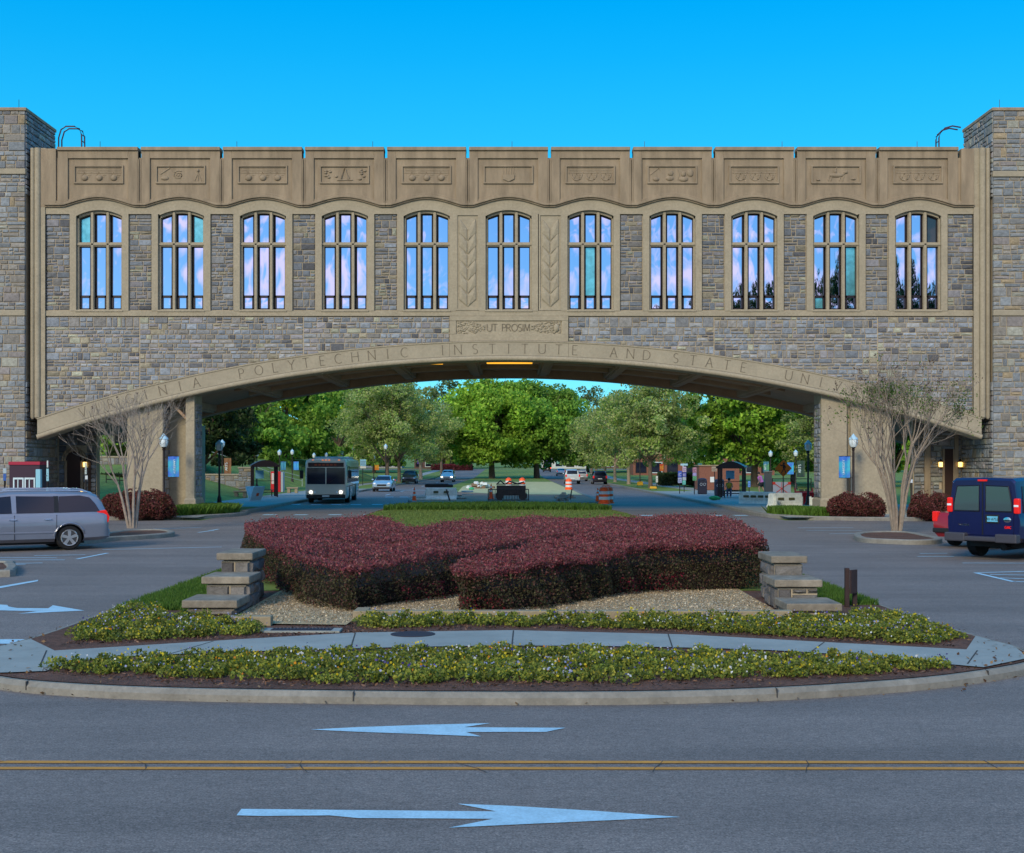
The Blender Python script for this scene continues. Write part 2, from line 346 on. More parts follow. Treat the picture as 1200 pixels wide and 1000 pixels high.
# sill band, parapet, hood moulding
m = MB(); m.box(FX(48), FX(1146), .02, .6, FZ(370.5), FZ(364.2))
for c in CX: m.box(FX(c-28), FX(c+28), -.02, .4, FZ(365.5), FZ(363.2))
m.build('sill_band', LIME, B, bevel=.015)
def hood(dx): return 240-9.2*max(0, math.cos(math.pi*dx/84))**1.15 if abs(dx) < 42 else 240.0
def head(dx): return 246.3+(dx/27)**2*7
for i, c in enumerate(CX):
    mh = MB(); ms = MB(); mp_ = MB(); mr_ = MB()
    L = -48 if i else c*-1+53; Rr = 48 if i < 10 else 1141-c
    xs = [FX(c)+t/25 for t in sorted(set([L+(Rr-L)*k/48 for k in range(49)]))]
    fx = lambda x: (x-FX(c))*25
    mh.strip(xs, lambda x: FZ(hood(fx(x))-1.2), lambda x: FZ(hood(fx(x))+1.4), -.17, .3)
    mh.strip(xs, lambda x: FZ(hood(fx(x))+1.4), lambda x: FZ(hood(fx(x))+3.2), -.09, .3)
    # head of the window surround
    def bot(x):
        d = fx(x)
        return FZ(head(d)) if abs(d) <= 27 else FZ(251.0)
    xs2 = [FX(c)+t/25 for t in [L]+[-34, -27.01]+[-27+54*k/20 for k in range(21)]+[27.01, 34]+[Rr]]
    ms.strip(xs2, lambda x: FZ(hood(fx(x))+3), bot, 0, .42)
    ms.box(FX(c-34.5), FX(c-27), 0, .42, FZ(364.5), FZ(251)); ms.box(FX(c+27), FX(c+34.5), 0, .42, FZ(364.5), FZ(251))
    # parapet: backing, raised border, coping
    mp_.strip(xs, lambda x: FZ(185), lambda x: FZ(hood(fx(x))-1), .03, .55)
    mp_.strip([x for x in xs], lambda x: FZ(hood(fx(x))-4.5) , lambda x: FZ(hood(fx(x))-1), -.03, .2)
    a0, a1 = (c-46 if i else c-48), (c+46)
    mp_.box(FX(a0), FX(a1), .05, .5, FZ(185), FZ(174))
    mp_.box(FX(a0), FX(c-36), -.06, .3, FZ(239.5), FZ(174.5)); mp_.box(FX(c+34.5), FX(a1), -.06, .3, FZ(239.5), FZ(174.5))
    mp_.box(FX(c-36), FX(c+34.5), -.06, .3, FZ(186), FZ(174.5))
    mp_.box(FX(a0)-.01, FX(a1)+.01, -.15, .56, FZ(177), FZ(173))
    # pair of thin ribs at the bay joint
    if i < 10:
        for d in (-1.1, 1.1): mp_.tube([(FX(c+48+d), -.02, FZ(239)), (FX(c+48+d), -.02, FZ(186.5))], .035, 6)
    # framed relief
    for a, b, u, v in ((-29.5,28.7,194,195.6),(-29.5,28.7,213.6,215.4),(-29.5,-27.8,195.6,213.6),(27,28.7,195.6,213.6)):
        mr_.box(FX(c+a), FX(c+b), -.045, .05, FZ(v), FZ(u))
    P = lambda dx, y: (FX(c+dx), .03, FZ(y))
    def line(pts, r=.022): mr_.tube([P(*p) for p in pts], r, 5)
    def blob(dx, y, rx, rz, ry=.07): mr_.ball((FX(c+dx), .03, FZ(y)), (rx/25, ry, rz/25), 10, 6)
    if i in (0, 2, 4, 6, 8, 10):
        for k in (-17, 0, 17):
            line([(k-9, 197.5), (k+8, 197.5)]); line([(k-8, 200), (k+8.5, 200)]); line([(k-9, 202.6), (k+9, 202.6)])
            for yy in (205, 207.2, 209.4): line([(k+4, yy), (k+8-(yy-205)*.7, yy)])
            if i < 5: blob(k, 208.5, 4.2, 3.6, .1); line([(k-3.5, 207), (k-.5, 202), (k+3.5, 207)], .03)
            else: line([(k-5, 204)]+[(k+1+6*math.cos(R(a)), 204+7.5*math.sin(R(a))) for a in range(150, -1, -25)], .035); line([(k-2, 209), (k+1, 203.5), (k+4, 209)], .025)
    elif i == 1:
        line([(-3+(.6+t*.5)*math.cos(t), 205+(.6+t*.5)*.8*math.sin(t)) for t in [k*.4 for k in range(30)]], .035); blob(-19, 209, 5, 2.4); line([(-24, 204), (-13, 197)], .04)
        blob(20, 200, 1.6, 2.2, .09); line([(20, 202), (16, 212)], .03); line([(20, 202), (24, 212)], .03); line([(20, 202), (20, 212)], .03)
    elif i == 3:
        for k in range(8): blob(-20+rs.uniform(-4, 4), 202+rs.uniform(-4, 8), 2, 1.4); blob(20+rs.uniform(-4, 4), 202+rs.uniform(-4, 8), 2, 1.4)
        line([(-4, 210), (0, 197), (5, 210)], .05); line([(1, 199), (3, 210)], .05); line([(-9, 211), (9, 211)], .04); blob(-10, 207, 2, 1.5)
    elif i == 5:
        for k in (-6, -3, 0, 3, 6): line([(k, 196), (k, 206)], .025)
        mr_.prism([(FX(c-7), FZ(205)), (FX(c+7), FZ(205)), (FX(c+6.5), FZ(210)), (FX(c), FZ(213)), (FX(c-6.5), FZ(210))], -.03, .05, 'y')
    elif i == 7:
        line([(-26, 205), (-16, 197), (-12, 203)], .03); blob(-2, 203, 3.5, 3.5); blob(-3, 209, 5, 3); blob(13, 204, 3, 3.2); blob(13, 210, 6, 3); blob(21, 203, 4, 4.5); blob(-19, 210, 4, 2.5); line([(6, 198), (8, 205), (6, 211)], .03)
    elif i == 9:
        blob(0, 205.5, 9, 2.6); blob(11, 202, 3, 1.8); blob(-1, 201, 1.8, 3); line([(-1, 200), (1, 195.5)], .04)
        for k in (-8, -5, 5, 9): line([(k, 206.5), (k-1.5, 212)], .035)
        blob(-21, 211, 2.5, 1.2); blob(20, 210, 3, 1.2); line([(11, 202), (7, 205)], .05)
    if i == 0: mp_.box(FX(48), FX(66), -.06, .5, FZ(243), FZ(174.5))
    if i == 10: mp_.box(FX(1126), FX(1141), -.06, .5, FZ(243), FZ(174.5))
    mh.build('hood_moulding', LIMED, B, bevel=.02); ms.build('window_surround', LIME, B, bevel=.02)
    par = mp_.build('parapet', LIMED, B, bevel=.015); mr_.build('carved_relief', LIMED, par, smooth=60)
# corner pilasters
for s, e0, e1, r1, r2, f0, f1 in ((1, 36, 41, 38.5, 44.5, 47.5, 53.2), (1, 1155, 1160, 1157.5, 1151, 1140.8, 1147)):
    m = MB()
    for px, r in ((r1, .10), (r2, .15)):
        m.tube([(FX(px), .0, FZ(491)), (FX(px), -.02, FZ(489)), (FX(px), -.02, FZ(174))], [r*.55, r, r], 14)
    m.box(FX(min(e0, f0)), FX(max(e1, f1)), .02, .5, FZ(490), FZ(173.5))
    m.box(FX(f0), FX(f1), -.05, .5, FZ(489.8), FZ(243))
    m.build('corner_pilaster', LIME, B, smooth=40)
# leaf panels and motto panel
for a in (534.5, 631.5):
    m = MB(); ml = MB()
    m.box(FX(a), FX(a+27), .05, .5, FZ(363.4), FZ(251)); 
    for u, v in ((a, a+1.6), (a+25.4, a+27)): m.box(FX(u), FX(v), -.003, .3, FZ(361.8), FZ(252.5))
    m.box(FX(a), FX(a+27), -.003, .3, FZ(252.5), FZ(250.9)); m.box(FX(a), FX(a+27), -.003, .3, FZ(363.9), FZ(361.8))
    for k in range(6):
        y0 = 268+15.5*k
        for sg in (-1, 1):
            cx = a+13.5; pts = [(cx, y0+15), (cx+sg*10.3, y0+6), (cx+sg*10.3, y0-6), (cx+sg*9.5, y0-12), (cx+sg*4.5, y0-6), (cx, y0+1)]
            q = [(FX(x), FZ(y)) for x, y in pts]; ce = (FX(cx+sg*6.2), FZ(y0+.5))
            vs = [(x, .05, z) for x, z in q]+[(x+(ce[0]-x)*.22, -.005, z+(ce[1]-z)*.22) for x, z in q]+[(ce[0], -.05, ce[1])]
            n = 6; ml.add(vs, [(j, (j+1) % n, n+(j+1) % n, n+j) for j in range(n)]+[(n+j, n+(j+1) % n, 2*n) for j in range(n)])
    lp = m.build('leaf_panel', LIME, B); ml.build('carved_leaves', LIME, lp)
m = MB(); m.box(FX(527), FX(666), .03, .5, zt(0)-.02, FZ(370.5))
for a, b, u, v in ((527,534.5,376,391.8),(658.5,666,376,391.8),(527,666,371,376),(527,666,391.8,400.3)): m.box(FX(a), FX(b), -.03, .2, FZ(v), FZ(u)-.004)
mm = m.build('motto_panel', LIME, B, bevel=.01)
m = MB()
for x0, x1 in ((536, 568), (623, 657)):
    m = MB()
    for k in range(150):
        x = rs.uniform(x0, x1); e = (x-x0)/(x1-x0) if x0 > 600 else (x1-x)/(x1-x0)
        y = 384+rs.uniform(-1, 1)*(7 if e > .35 else 2+e*12); m.ball((FX(x), .03, FZ(y)), (rs.uniform(.03,.075), rs.uniform(.02,.06), rs.uniform(.02,.05)), 6, 4)
    if x0 > 600: m.ball((FX(652), .02, FZ(384.5)), (.14, .1, .2), 10, 6)
    m.build('carved_garland', LIME, mm, smooth=50)
m = MB(); word(m, 'UT PROSIM', FX(596), .03, FZ(388.2), .33, .036, .02, spacing=.10); m.build('motto_lettering', GROOVE_SHADE, mm)
# windows
for i, c in enumerate(CX):
    wr = thing('window', None, None); wr.parent = B
    m = MB()
    for d in (-8.9, 9.3):
        m.tube([(FX(c+d), .2, FZ(364)), (FX(c+d), .2, FZ(248+ (d/27)**2*6))], .085, 8, cap=False); m.box(FX(c+d)-.06, FX(c+d)+.06, .1, .4, FZ(364), FZ(247.5+(d/27)**2*7))
    for a, b in ((-27.1, -24.6), (25, 27.1)): m.box(FX(c+a), FX(c+b), .16, .4, FZ(364), FZ(head(27)-1))
    m.box(FX(c-27.1), FX(c+27.1), .15, .4, FZ(288.3), FZ(283.5)); m.box(FX(c-27.1), FX(c+27.1), .1, .4, FZ(287), FZ(284.8)); m.box(FX(c-27.1), FX(c+27.1), .16, .4, FZ(364.4), FZ(362.2))
    xs = [FX(c)+(-27.1+54.2*k/16)/25 for k in range(17)]
    m.strip(xs, lambda x: FZ(head((x-FX(c))*25)-1), lambda x: FZ(head((x-FX(c))*25)+3), .16, .4)
    m.build('mullions', LIME, wr, bevel=.012)
    m = MB(); gl = MB()
    for a, b in ((-24.8, -12.2), (-6, 6.2), (12.6, 25.1)):
        for kind, y0, y1 in (('t', 250, 283.6), ('m', 288.2, 346.2), ('s', 346.2, 362.4)):
            t0 = y0
            tl, tr_ = (head(a)+3.4, head(b)+3.4) if kind == 't' else (y0, y0)
            f = .9 if kind != 's' else 1.9
            Xa, Xb = FX(c+a), FX(c+b)
            # dark frame ring
            for q in ([(Xa, FZ(y1)), (Xb, FZ(y1)), (Xb, FZ(y1-f)), (Xa, FZ(y1-f))], [(Xa, FZ(tl+f)), (Xb, FZ(tr_+f)), (Xb, FZ(tr_)), (Xa, FZ(tl))],
                      [(Xa, FZ(y1)), (Xa+f/25, FZ(y1)), (Xa+f/25, FZ(tl)), (Xa, FZ(tl))], [(Xb-f/25, FZ(y1)), (Xb, FZ(y1)), (Xb, FZ(tr_)), (Xb-f/25, FZ(tr_))]):
                m.prism(q, .30 if kind == 's' else .33, .4, 'y')
            tx, tz = rs.gauss(0, .0042), rs.gauss(0, .0042); xm = (Xa+Xb)/2; zm = FZ((y0+y1)/2)
            Q = [(Xa, FZ(y1)), (Xb, FZ(y1)), (Xb, FZ(tr_)), (Xa, FZ(tl))]
            u = rs.random(); gl.m = 1 if (u < .012 or (i == 6 and kind == 'm' and abs(a+6) < 1) or (i == 0 and kind == 't' and a < -20)) else 0
            if i == 10 and kind == 't' and a > 10: gl.m = 2
            # slightly bowed pane
            n = 4; vs = []
            for jj in range(n+1):
                for ii in range(n+1):
                    s_, t_ = ii/n, jj/n
                    x = Q[0][0]+(Q[1][0]-Q[0][0])*s_; zlo = Q[0][1]; zhi = Q[3][1]+(Q[2][1]-Q[3][1])*s_; z = zlo+(zhi-zlo)*t_
                    vs.append((x, .375+(x-xm)*tx+(z-zm)*tz*.8-.004*(math.sin(math.pi*s_)*math.sin(math.pi*t_))*rs.choice((1, .6)), z))
            gl.add(vs, [(jj*(n+1)+ii, jj*(n+1)+ii+1, (jj+1)*(n+1)+ii+1, (jj+1)*(n+1)+ii) for jj in range(n) for ii in range(n)])
    m.build('frame', DARKF, wr); g = gl.build('panes', [GLASSR, GLASST, GLASSD], wr, smooth=30)
    bk = MB(); bk.box(FX(c-28), FX(c+28), .45, .5, FZ(365), FZ(244)); bk.build('blind', DARKF, wr)
# underside: back rib, vaulted ceiling, cross ribs, ceiling lights
m = MB(); m.strip(axs, lambda x: zt(x)+.4, zb, 11.7, 12.8); m.build('rear_arch', SOFF, B)
m = MB(); m.strip(axs, lambda x: zt(x)+.3, lambda x: zb(x)+.42, .88, 11.72); m.build('ceiling', CEIL, B)
m = MB()
for k in range(-5, 6):
    x = -.12+1.85*(2*k+1)*1.0-1.85 if False else -.12+3.7*k+1.85
    if abs(x) > 19: continue
    m.strip([x-.34, x+.34], lambda t: zb(x)+.5, lambda t: zb(x)+.16, .9, 11.7); m.strip([x-.2, x+.2], lambda t: zb(x)+.3, lambda t: zb(x)+.08, .9, 11.7)
for y in (4.2, 7.9): m.strip(axs[12:-12], lambda x: zb(x)+.5, lambda x: zb(x)+.2, y, y+.5)
m.build('ceiling_ribs', CEIL, B, bevel=.03)
LAMPW = mat('warm_lamp', (.8, .5, .1), .5, emit=(1, .42, .02), estr=.9)
for x in (-.12, -3.82):
    lt = MB(); lt.box(x-1.1, x+1.1, 1.3, 2.3, zb(x)+.03, zb(x)+.14) if x > -1 else lt.box(x-.9, x+.5, 1.2, 1.6, zb(x)+.05, zb(x)+.14)
    lt.build('ceiling_light', LAMPW, B)
# piers
mst = MB()
def pier(m, x0, x1, y0, y1, z):
    m = MB()
    m.box(x0, x1, y0, y1, .8, z); m.box(x0-.07, x1+.07, y0-.07, y1+.07, 0, .74); m.taper(x0-.07, x1+.07, y0-.07, y1+.07, .74, .84, .07, .07); m.build('pier', LIME, B, bevel=.02)
m = MB()
pier(m, -18.1, -16.42, .2, 1.75, 5.4); pier(m, -15.35, -14.93, .2, 1.75, 5.8); m.box(-16.5, -15.3, 1.3, 1.7, 0, 5.6); m.build('recess_wall', LIME, B); m = MB()
pier(m, 14.55, 15.75, .2, 1.75, 5.8); m.box(15.7, 16.0, .5, 1.7, 0, 5.7); pier(m, 15.95, 17.85, .3, 1.75, 5.5)
for z in (3.05, 1.9): m.box(-18.103, -16.417, .195, .9, z, z+.012); 
m.build('recess_wall', LIME, B)
for a, b in ((-19.5, -17.3), (17.2, 19.2)): m = MB(); m.box(a, b, 11.2, 12.6, 0, 4.6); m.build('rear_pier', LIME, B, bevel=.02)
for x, s in ((-16.42, 1), (-14.93, 1), (14.55, -1)):
    mst = MB(); mst.M = Matrix.Translation((x, .42, 0)) @ Matrix.Rotation(R(90*s), 4, 'Z'); ashlar(mst, (0 if s > 0 else -1.15), (1.15 if s > 0 else 0), .86, 5.3, -.002, PAL); mst.build('pier_masonry', STONE, B)
mst.M = None
m = MB(); 
for yy in (.5, .9): m.tube([(-16.4+1.0*math.sin(R(a)), yy, 4.6+1.05*(1-math.cos(R(90-a)))+0*a) for a in range(0, 91, 15)], .07, 6)
m.build('arched_bracket', CEIL, B)
# side walls under the arch ends
mst = MB()
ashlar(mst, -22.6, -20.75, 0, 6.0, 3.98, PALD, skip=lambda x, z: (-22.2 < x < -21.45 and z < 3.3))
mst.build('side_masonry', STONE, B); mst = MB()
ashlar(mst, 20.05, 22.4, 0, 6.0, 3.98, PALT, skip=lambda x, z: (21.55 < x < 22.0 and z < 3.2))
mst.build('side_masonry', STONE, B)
for a, b in ((-22.75, -20.72), (20.02, 22.5)): m = MB(); m.box(a, b, 4.03, 4.5, 0, 6.2); m.build('side_wall', MORTAR, B)
m = MB()
for x0, x1, z1 in ((-22.3, -22.17, 2.6), (-21.5, -21.37, 2.6), (20.55, 20.85, 4.6), (22.05, 22.25, 4.6), (21.45, 21.56, 3.2), (21.98, 22.06, 3.2)): m.box(x0, x1, 3.86, 4.1, 0, z1)
for r in (.47, .58): m.tube([(-21.83+r*math.cos(R(a)), 3.9, 2.6+r*1.15*math.sin(R(a))) for a in range(0, 181, 15)], .07, 6)
m.build('door_surround', LIMED, B, bevel=.02)
for x0, x1, z1 in ((-22.17, -21.5, 2.9), (-21.12, -20.98, 2.9), (21.56, 21.98, 3.2)):
    m = MB(); m.box(x0, x1, 3.9, 4.1, .05, z1); 
    if x0 < -22: m.prism([(-21.83+.42*math.cos(R(a)), 2.62+.5*math.sin(R(a))) for a in range(0, 181, 20)], 3.96, 4.02, 'y')
    m.build('door', DOOR, B)
# lightning rods
m = MB()
for px in (115, 276, 436, 600, 756, 918, 1077): m.tube([(FX(px), .3, FZ(175)), (FX(px), .3, FZ(164))], .012, 5)
m.build('lightning_rods', DARKF, B)
# wall lanterns under the arch
LANT = mat('lantern_glow', (.9, .7, .3), .5, emit=(1, .62, .16), estr=2.2)
for x, lab in ((-21.24, 'small lit wall lantern beside the arched door at the left end of the bridge'), (21.32, 'lit wall lantern left of the dark doorway at the right end of the bridge'), (22.3, 'lit wall lantern right of the dark doorway at the right end of the bridge')):
    t = thing('wall_lantern', lab, 'lantern', (x, YB+3.78, 2.42), group='lit wall lanterns under the bridge')
    m = MB(); m.lathe([(.09, -.12), (.1, .1), (.08, .12)], 8); m.build('glass', LANT, t)
    m = MB(); m.lathe([(.12, .12), (.02, .28)], 8); m.lathe([(.06, -.2), (.1, -.12)], 8); m.box(-.02, .02, 0, .14, .16, .2); m.build('cage', DARKF, t)
# ================================================================ the two towers
for side, lab in ((-1, 'square stone tower at the left end of the bridge building'), (1, 'square stone tower at the right end of the bridge building')):
    xin = FX(32) if side < 0 else FX(1161.5)
    T = thing('stone_tower', lab, 'tower', (xin, 61.72, 0))
    # local: x grows outward
    M = Matrix.Scale(side, 4, (1, 0, 0))
    top = FZ(128); bandz = FZ(206) if side < 0 else FZ(209)
    m = MB(); m.M = M; m.box(.045, 14, .045, 4.0, 0, top-.1); m.box(.048, 14, 4.0, 4.35, 0, 15.2); m.build('core', MORTAR, T)
    m = MB()
    segs = [(0, FZ(371.5)), (FZ(364), bandz), (bandz+.28, top-.15)]
    for z0, z1 in segs:
        if side < 0: ashlar(m, -7, 0, z0, z1, .04, PALT, sc=1.05)
        else: ashlar(m, 0, 7, z0, z1, .04, PALT, sc=1.05)
    # faces towards the road
    for z0, z1, y1 in ((segs[2][0]-1.2, segs[2][1], 4.0), (0, 6.3, 4.3)):
        if side < 0: m.M = Matrix.Rotation(R(90), 4, 'Z'); ashlar(m, .06, y1, z0, z1, 0.0, PALT, sc=1.05)
        else: m.M = Matrix.Rotation(R(-90), 4, 'Z'); ashlar(m, -y1, -.06, z0, z1, 0.0, PALT, sc=1.05)
        m.M = None
    m.build('stone_masonry', STONE, T)
    m = MB(); m.M = M; m.box(-.03, 14, -.06, .2, bandz, bandz+.27); m.box(.0, 14, -.03, .2, FZ(371), FZ(364.3)); m.build('string_course', LIMEG, T, bevel=.03)
    m = MB(); m.M = M; m.box(-.06, 14, -.04, 4.1, top-.15, top); m.build('coping', LIMED, T, bevel=.02)
    m = MB(); m.M = M; m.tube([(.4, .3, top), (.4, .3, top+.45)], .012, 5); m.build('lightning_rod', DARKF, T)
    # walk-through handrail of a roof ladder
    lx = FX(55) if side < 0 else FX(1112)
    t = thing('roof_ladder', 'dark tube ladder handrail looping over the roof edge beside the %s tower' % ('left' if side < 0 else 'right'), 'ladder', (lx, 63.6, FZ(176)+.42))
    m = MB()
    for yy in (0, .45):
        s_ = 1
        pts = [(0, -.5), (0, .55), (.12, .95), (.35, 1.1), (.75, 1.1), (1.0, .98), (1.1, .7), (1.12, -.5)] if side < 0 else [(1.1, 1.05), (.7, 1.12), (.35, 1.02), (.12, .8), (.05, .55), (.05, -.5)]
        m.tube([(x, yy, z) for x, z in pts], .035, 8)
    m.build('rails', mat('ladder_paint', (.05, .02, .04), .4), t, smooth=50)
    m = MB(); [m.tube([((1.12 if side < 0 else .05), 0, z), ((1.12 if side < 0 else .05), .45, z)], .025, 6) for z in (.08, .4, .7)]; m.build('rung', MATS['ladder_paint'], t)
# ================================================================ the ground
def gz(y): return 0.0 if y < 230 else (y-230)*.012
def asphalt(name, base, v=.1):
    m = bpy.data.materials.new(name); m.use_nodes = True; n = m.node_tree.nodes; l = m.node_tree.links; b = n['Principled BSDF']
    tc = n.new('ShaderNodeTexCoord')
    def noise(scale, det=4, stretch=None, rough=.6):
        z = n.new('ShaderNodeTexNoise'); z.inputs['Scale'].default_value = scale; z.inputs['Detail'].default_value = det; z.inputs['Roughness'].default_value = rough
        if stretch:
            q = n.new('ShaderNodeMapping'); q.inputs['Scale'].default_value = stretch; l.new(tc.outputs['Object'], q.inputs[0]); l.new(q.outputs[0], z.inputs['Vector'])
        else: l.new(tc.outputs['Object'], z.inputs['Vector'])
        return z.outputs['Fac']
    def mul(a, f, lo, hi, p0=.3, p1=.7):
        r = n.new('ShaderNodeMapRange'); r.inputs[1].default_value = p0; r.inputs[2].default_value = p1; r.inputs[3].default_value = lo; r.inputs[4].default_value = hi; l.new(f, r.inputs[0])
        if a is None: return r.outputs[0]
        k = n.new('ShaderNodeMath'); k.operation = 'MULTIPLY'; l.new(a, k.inputs[0]); l.new(r.outputs[0], k.inputs[1]); return k.outputs[0]
    f = mul(None, noise(.35, 5), 1-v*1.3, 1+v*1.3)
    f = mul(f, noise(1.0, 4, (.12, 1.1, 1)), 1-v, 1+v)
    f = mul(f, noise(60, 2, None, .8), .62, 1.38, .36, .64)
    f = mul(f, noise(24, 2, (.5, 1.4, 1), .8), .85, 1.15, .36, .64)
    f = mul(f, noise(.9, 6, (1, 1.6, 1)), 1.0, .88, .60, .70)
    f = mul(f, noise(.22, 3, (.25, 3.2, 1)), 1.05, .91, .50, .62)
    vo = n.new('ShaderNodeTexVoronoi'); vo.inputs['Scale'].default_value = 60; l.new(tc.outputs['Object'], vo.inputs['Vector'])
    f = mul(f, vo.outputs['Distance'], 1.25, .85, 0, .5)
    sc = n.new('ShaderNodeVectorMath'); sc.operation = 'SCALE'; sc.inputs[0].default_value = base; l.new(f, sc.inputs['Scale']); l.new(sc.outputs[0], b.inputs['Base Color'])
    b.inputs['Roughness'].default_value = .78; b.inputs['Specular IOR Level'].default_value = .35
    bp = n.new('ShaderNodeBump'); bp.inputs['Strength'].default_value = .5; bp.inputs['Distance'].default_value = .006; l.new(noise(90, 3), bp.inputs['Height']); l.new(bp.outputs[0], b.inputs['Normal'])
    return m
ASP = asphalt('asphalt', (.184, .158, .146)); ASP2 = asphalt('asphalt_newer', (.17, .145, .14), .06)
CONC = mat('concrete', (.265, .29, .28), .85, var=.10, vscale=3, var2=.10, v2scale=.5, bump=.2, bscale=60)
KERB = mat('kerb_concrete', (.21, .20, .175), .85, var=.2, vscale=2.5, var2=.12, v2scale=14, bump=.3, bscale=40)
GRASS = mat('grass_turf', (.145, .205, .042), .95, var=.25, vscale=2.5, var2=.25, v2scale=.25, bump=.6, bscale=60)
MULCH = mat('mulch', (.12, .06, .042), .95, var=.5, vscale=22, var2=.25, v2scale=2, bump=1.0, bscale=45)
GRAVEL = mat('gravel', (.46, .34, .19), .9, var=.45, vscale=30, var2=.1, v2scale=1, bump=1.0, bscale=55)
def worn(name, col, amt):
    m = mat(name, col, .6, var=.14, vscale=4, var2=.14, v2scale=45); n = m.node_tree.nodes; l = m.node_tree.links; b = n['Principled BSDF']; src = b.inputs['Base Color'].links[0].from_socket
    tc = n.new('ShaderNodeTexCoord'); a = n.new('ShaderNodeTexNoise'); a.inputs['Scale'].default_value = 3.2; a.inputs['Detail'].default_value = 12; a.inputs['Roughness'].default_value = .78; l.new(tc.outputs['Object'], a.inputs['Vector'])
    c = n.new('ShaderNodeMapRange'); c.inputs[1].default_value = amt; c.inputs[2].default_value = amt+.07; l.new(a.outputs['Fac'], c.inputs[0])
    mx = n.new('ShaderNodeMixRGB'); l.new(c.outputs[0], mx.inputs[0]); l.new(src, mx.inputs[1]); mx.inputs[2].default_value = (.15, .13, .12, 1); l.new(mx.outputs[0], b.inputs['Base Color']); return m
PAINTW = worn('white_paint', (.36, .56, .68), .66); PAINTY = worn('yellow_paint', (.50, .225, .03), .58)
SOIL = mat('bare_soil', (.24, .16, .11), .95, var=.3, vscale=1.5, bump=1, bscale=6)
STRAW = mat('straw_blanket', (.46, .43, .22), .95, var=.2, vscale=1.2, bump=.5, bscale=10)
JOINT = mat('joint_dark', (.05, .05, .05), .95)
def sheet(name, pts, z, m, zf=None):
    b = MB(); b.add([(x, y, z+(zf(y) if zf else 0)) for x, y in pts], [tuple(range(len(pts)))]); o = b.build(name, m); return struct(o)
def grid_sheet(name, x0, x1, ys, zf, m):
    b = MB(); vs = []
    for y in ys: vs += [(x0, y, zf(y)), (x1, y, zf(y))]
    b.add(vs, [(2*i, 2*i+1, 2*i+3, 2*i+2) for i in range(len(ys)-1)]); return struct(b.build(name, m))
grid_sheet('ground', -1600, 1600, [-300, 230, 2600], lambda y: gz(y)-.03, GRASS)
sheet('street', [(-90, -25), (90, -25), (90, 57.5), (-90, 57.5)], -.012, ASP)
sheet('street', [(-13.5, 57.5), (11.9, 57.5), (11.9, 84), (-13.5, 84)], -.012, ASP)
for x0, x1 in ((-13.5, -6.6), (5.6, 11.9)): grid_sheet('road', x0, x1, [84, 230, 330], lambda y: gz(y)-.012, ASP2)
grid_sheet('cross_road', -140, 140, [330, 344], lambda y: gz(y)-.01, ASP2)
sheet('pavement', [(-40, 58), (-13.8, 58), (-13.8, 62), (-13.8, 128), (-18.5, 128), (-18.5, 77), (-40, 77)], .10, CONC)
sheet('pavement', [(12.1, 58), (40, 58), (40, 77), (21, 77), (21, 116), (12.1, 116)], .10, CONC)
grid_sheet('pavement', -19, -17, [128, 230, 330], lambda y: gz(y)+.06, CONC); grid_sheet('pavement', 16.2, 18.4, [116, 230, 330], lambda y: gz(y)+.06, CONC)
grid_sheet('verge', 12.1, 16.2, [116, 230, 330], lambda y: gz(y)+.07, GRASS); grid_sheet('verge', -17, -13.8, [128, 230, 330], lambda y: gz(y)+.07, GRASS)
def kerb(pts, w=.16, h=.14, z=0.0, m=KERB, name='kerb', closed=False, zf=None, r=.03):
    P = [Vector((x, y, 0)) for x, y in pts]; n = len(P); b = MB(); vs = []
    for i, p in enumerate(P):
        a = P[i-1] if (i or closed) else p; c = P[(i+1) % n] if (i < n-1 or closed) else p
        t = (c-a).normalized(); nn = Vector((-t.y, t.x, 0)); g = z+(zf(p.y) if zf else 0)
        for s, zz in ((-w/2, -.05), (-w/2, h-r), (-w/2+r, h), (w/2-r, h), (w/2, h-r), (w/2, -.05)): vs.append((p.x+nn.x*s, p.y+nn.y*s, g+zz))
    fs = []
    for i in range(n if closed else n-1):
        for k in range(5): fs.append((6*i+k, 6*i+k+1, 6*((i+1) % n)+k+1, 6*((i+1) % n)+k))
    if not closed: fs += [(0,1,2,3,4,5), tuple(6*(n-1)+k for k in (5,4,3,2,1,0))]
    b.add(vs, fs); return struct(b.build(name, m, smooth=40))
def smooth_line(pts, k=6, closed=False):
    out = []; n = len(pts); rng = range(n if closed else n-1)
    g = lambda i: pts[i % n] if closed else pts[min(max(i, 0), n-1)]
    for i in rng:
        p0, p1, p2, p3 = g(i-1), g(i), g(i+1), g(i+2)
        for j in range(k):
            t = j/k; out.append(tuple(.5*((2*p1[a])+(-p0[a]+p2[a])*t+(2*p0[a]-5*p1[a]+4*p2[a]-p3[a])*t*t+(-p0[a]+3*p1[a]-3*p2[a]+p3[a])*t**3) for a in (0, 1)))
    if not closed: out.append(tuple(pts[-1]))
    return out
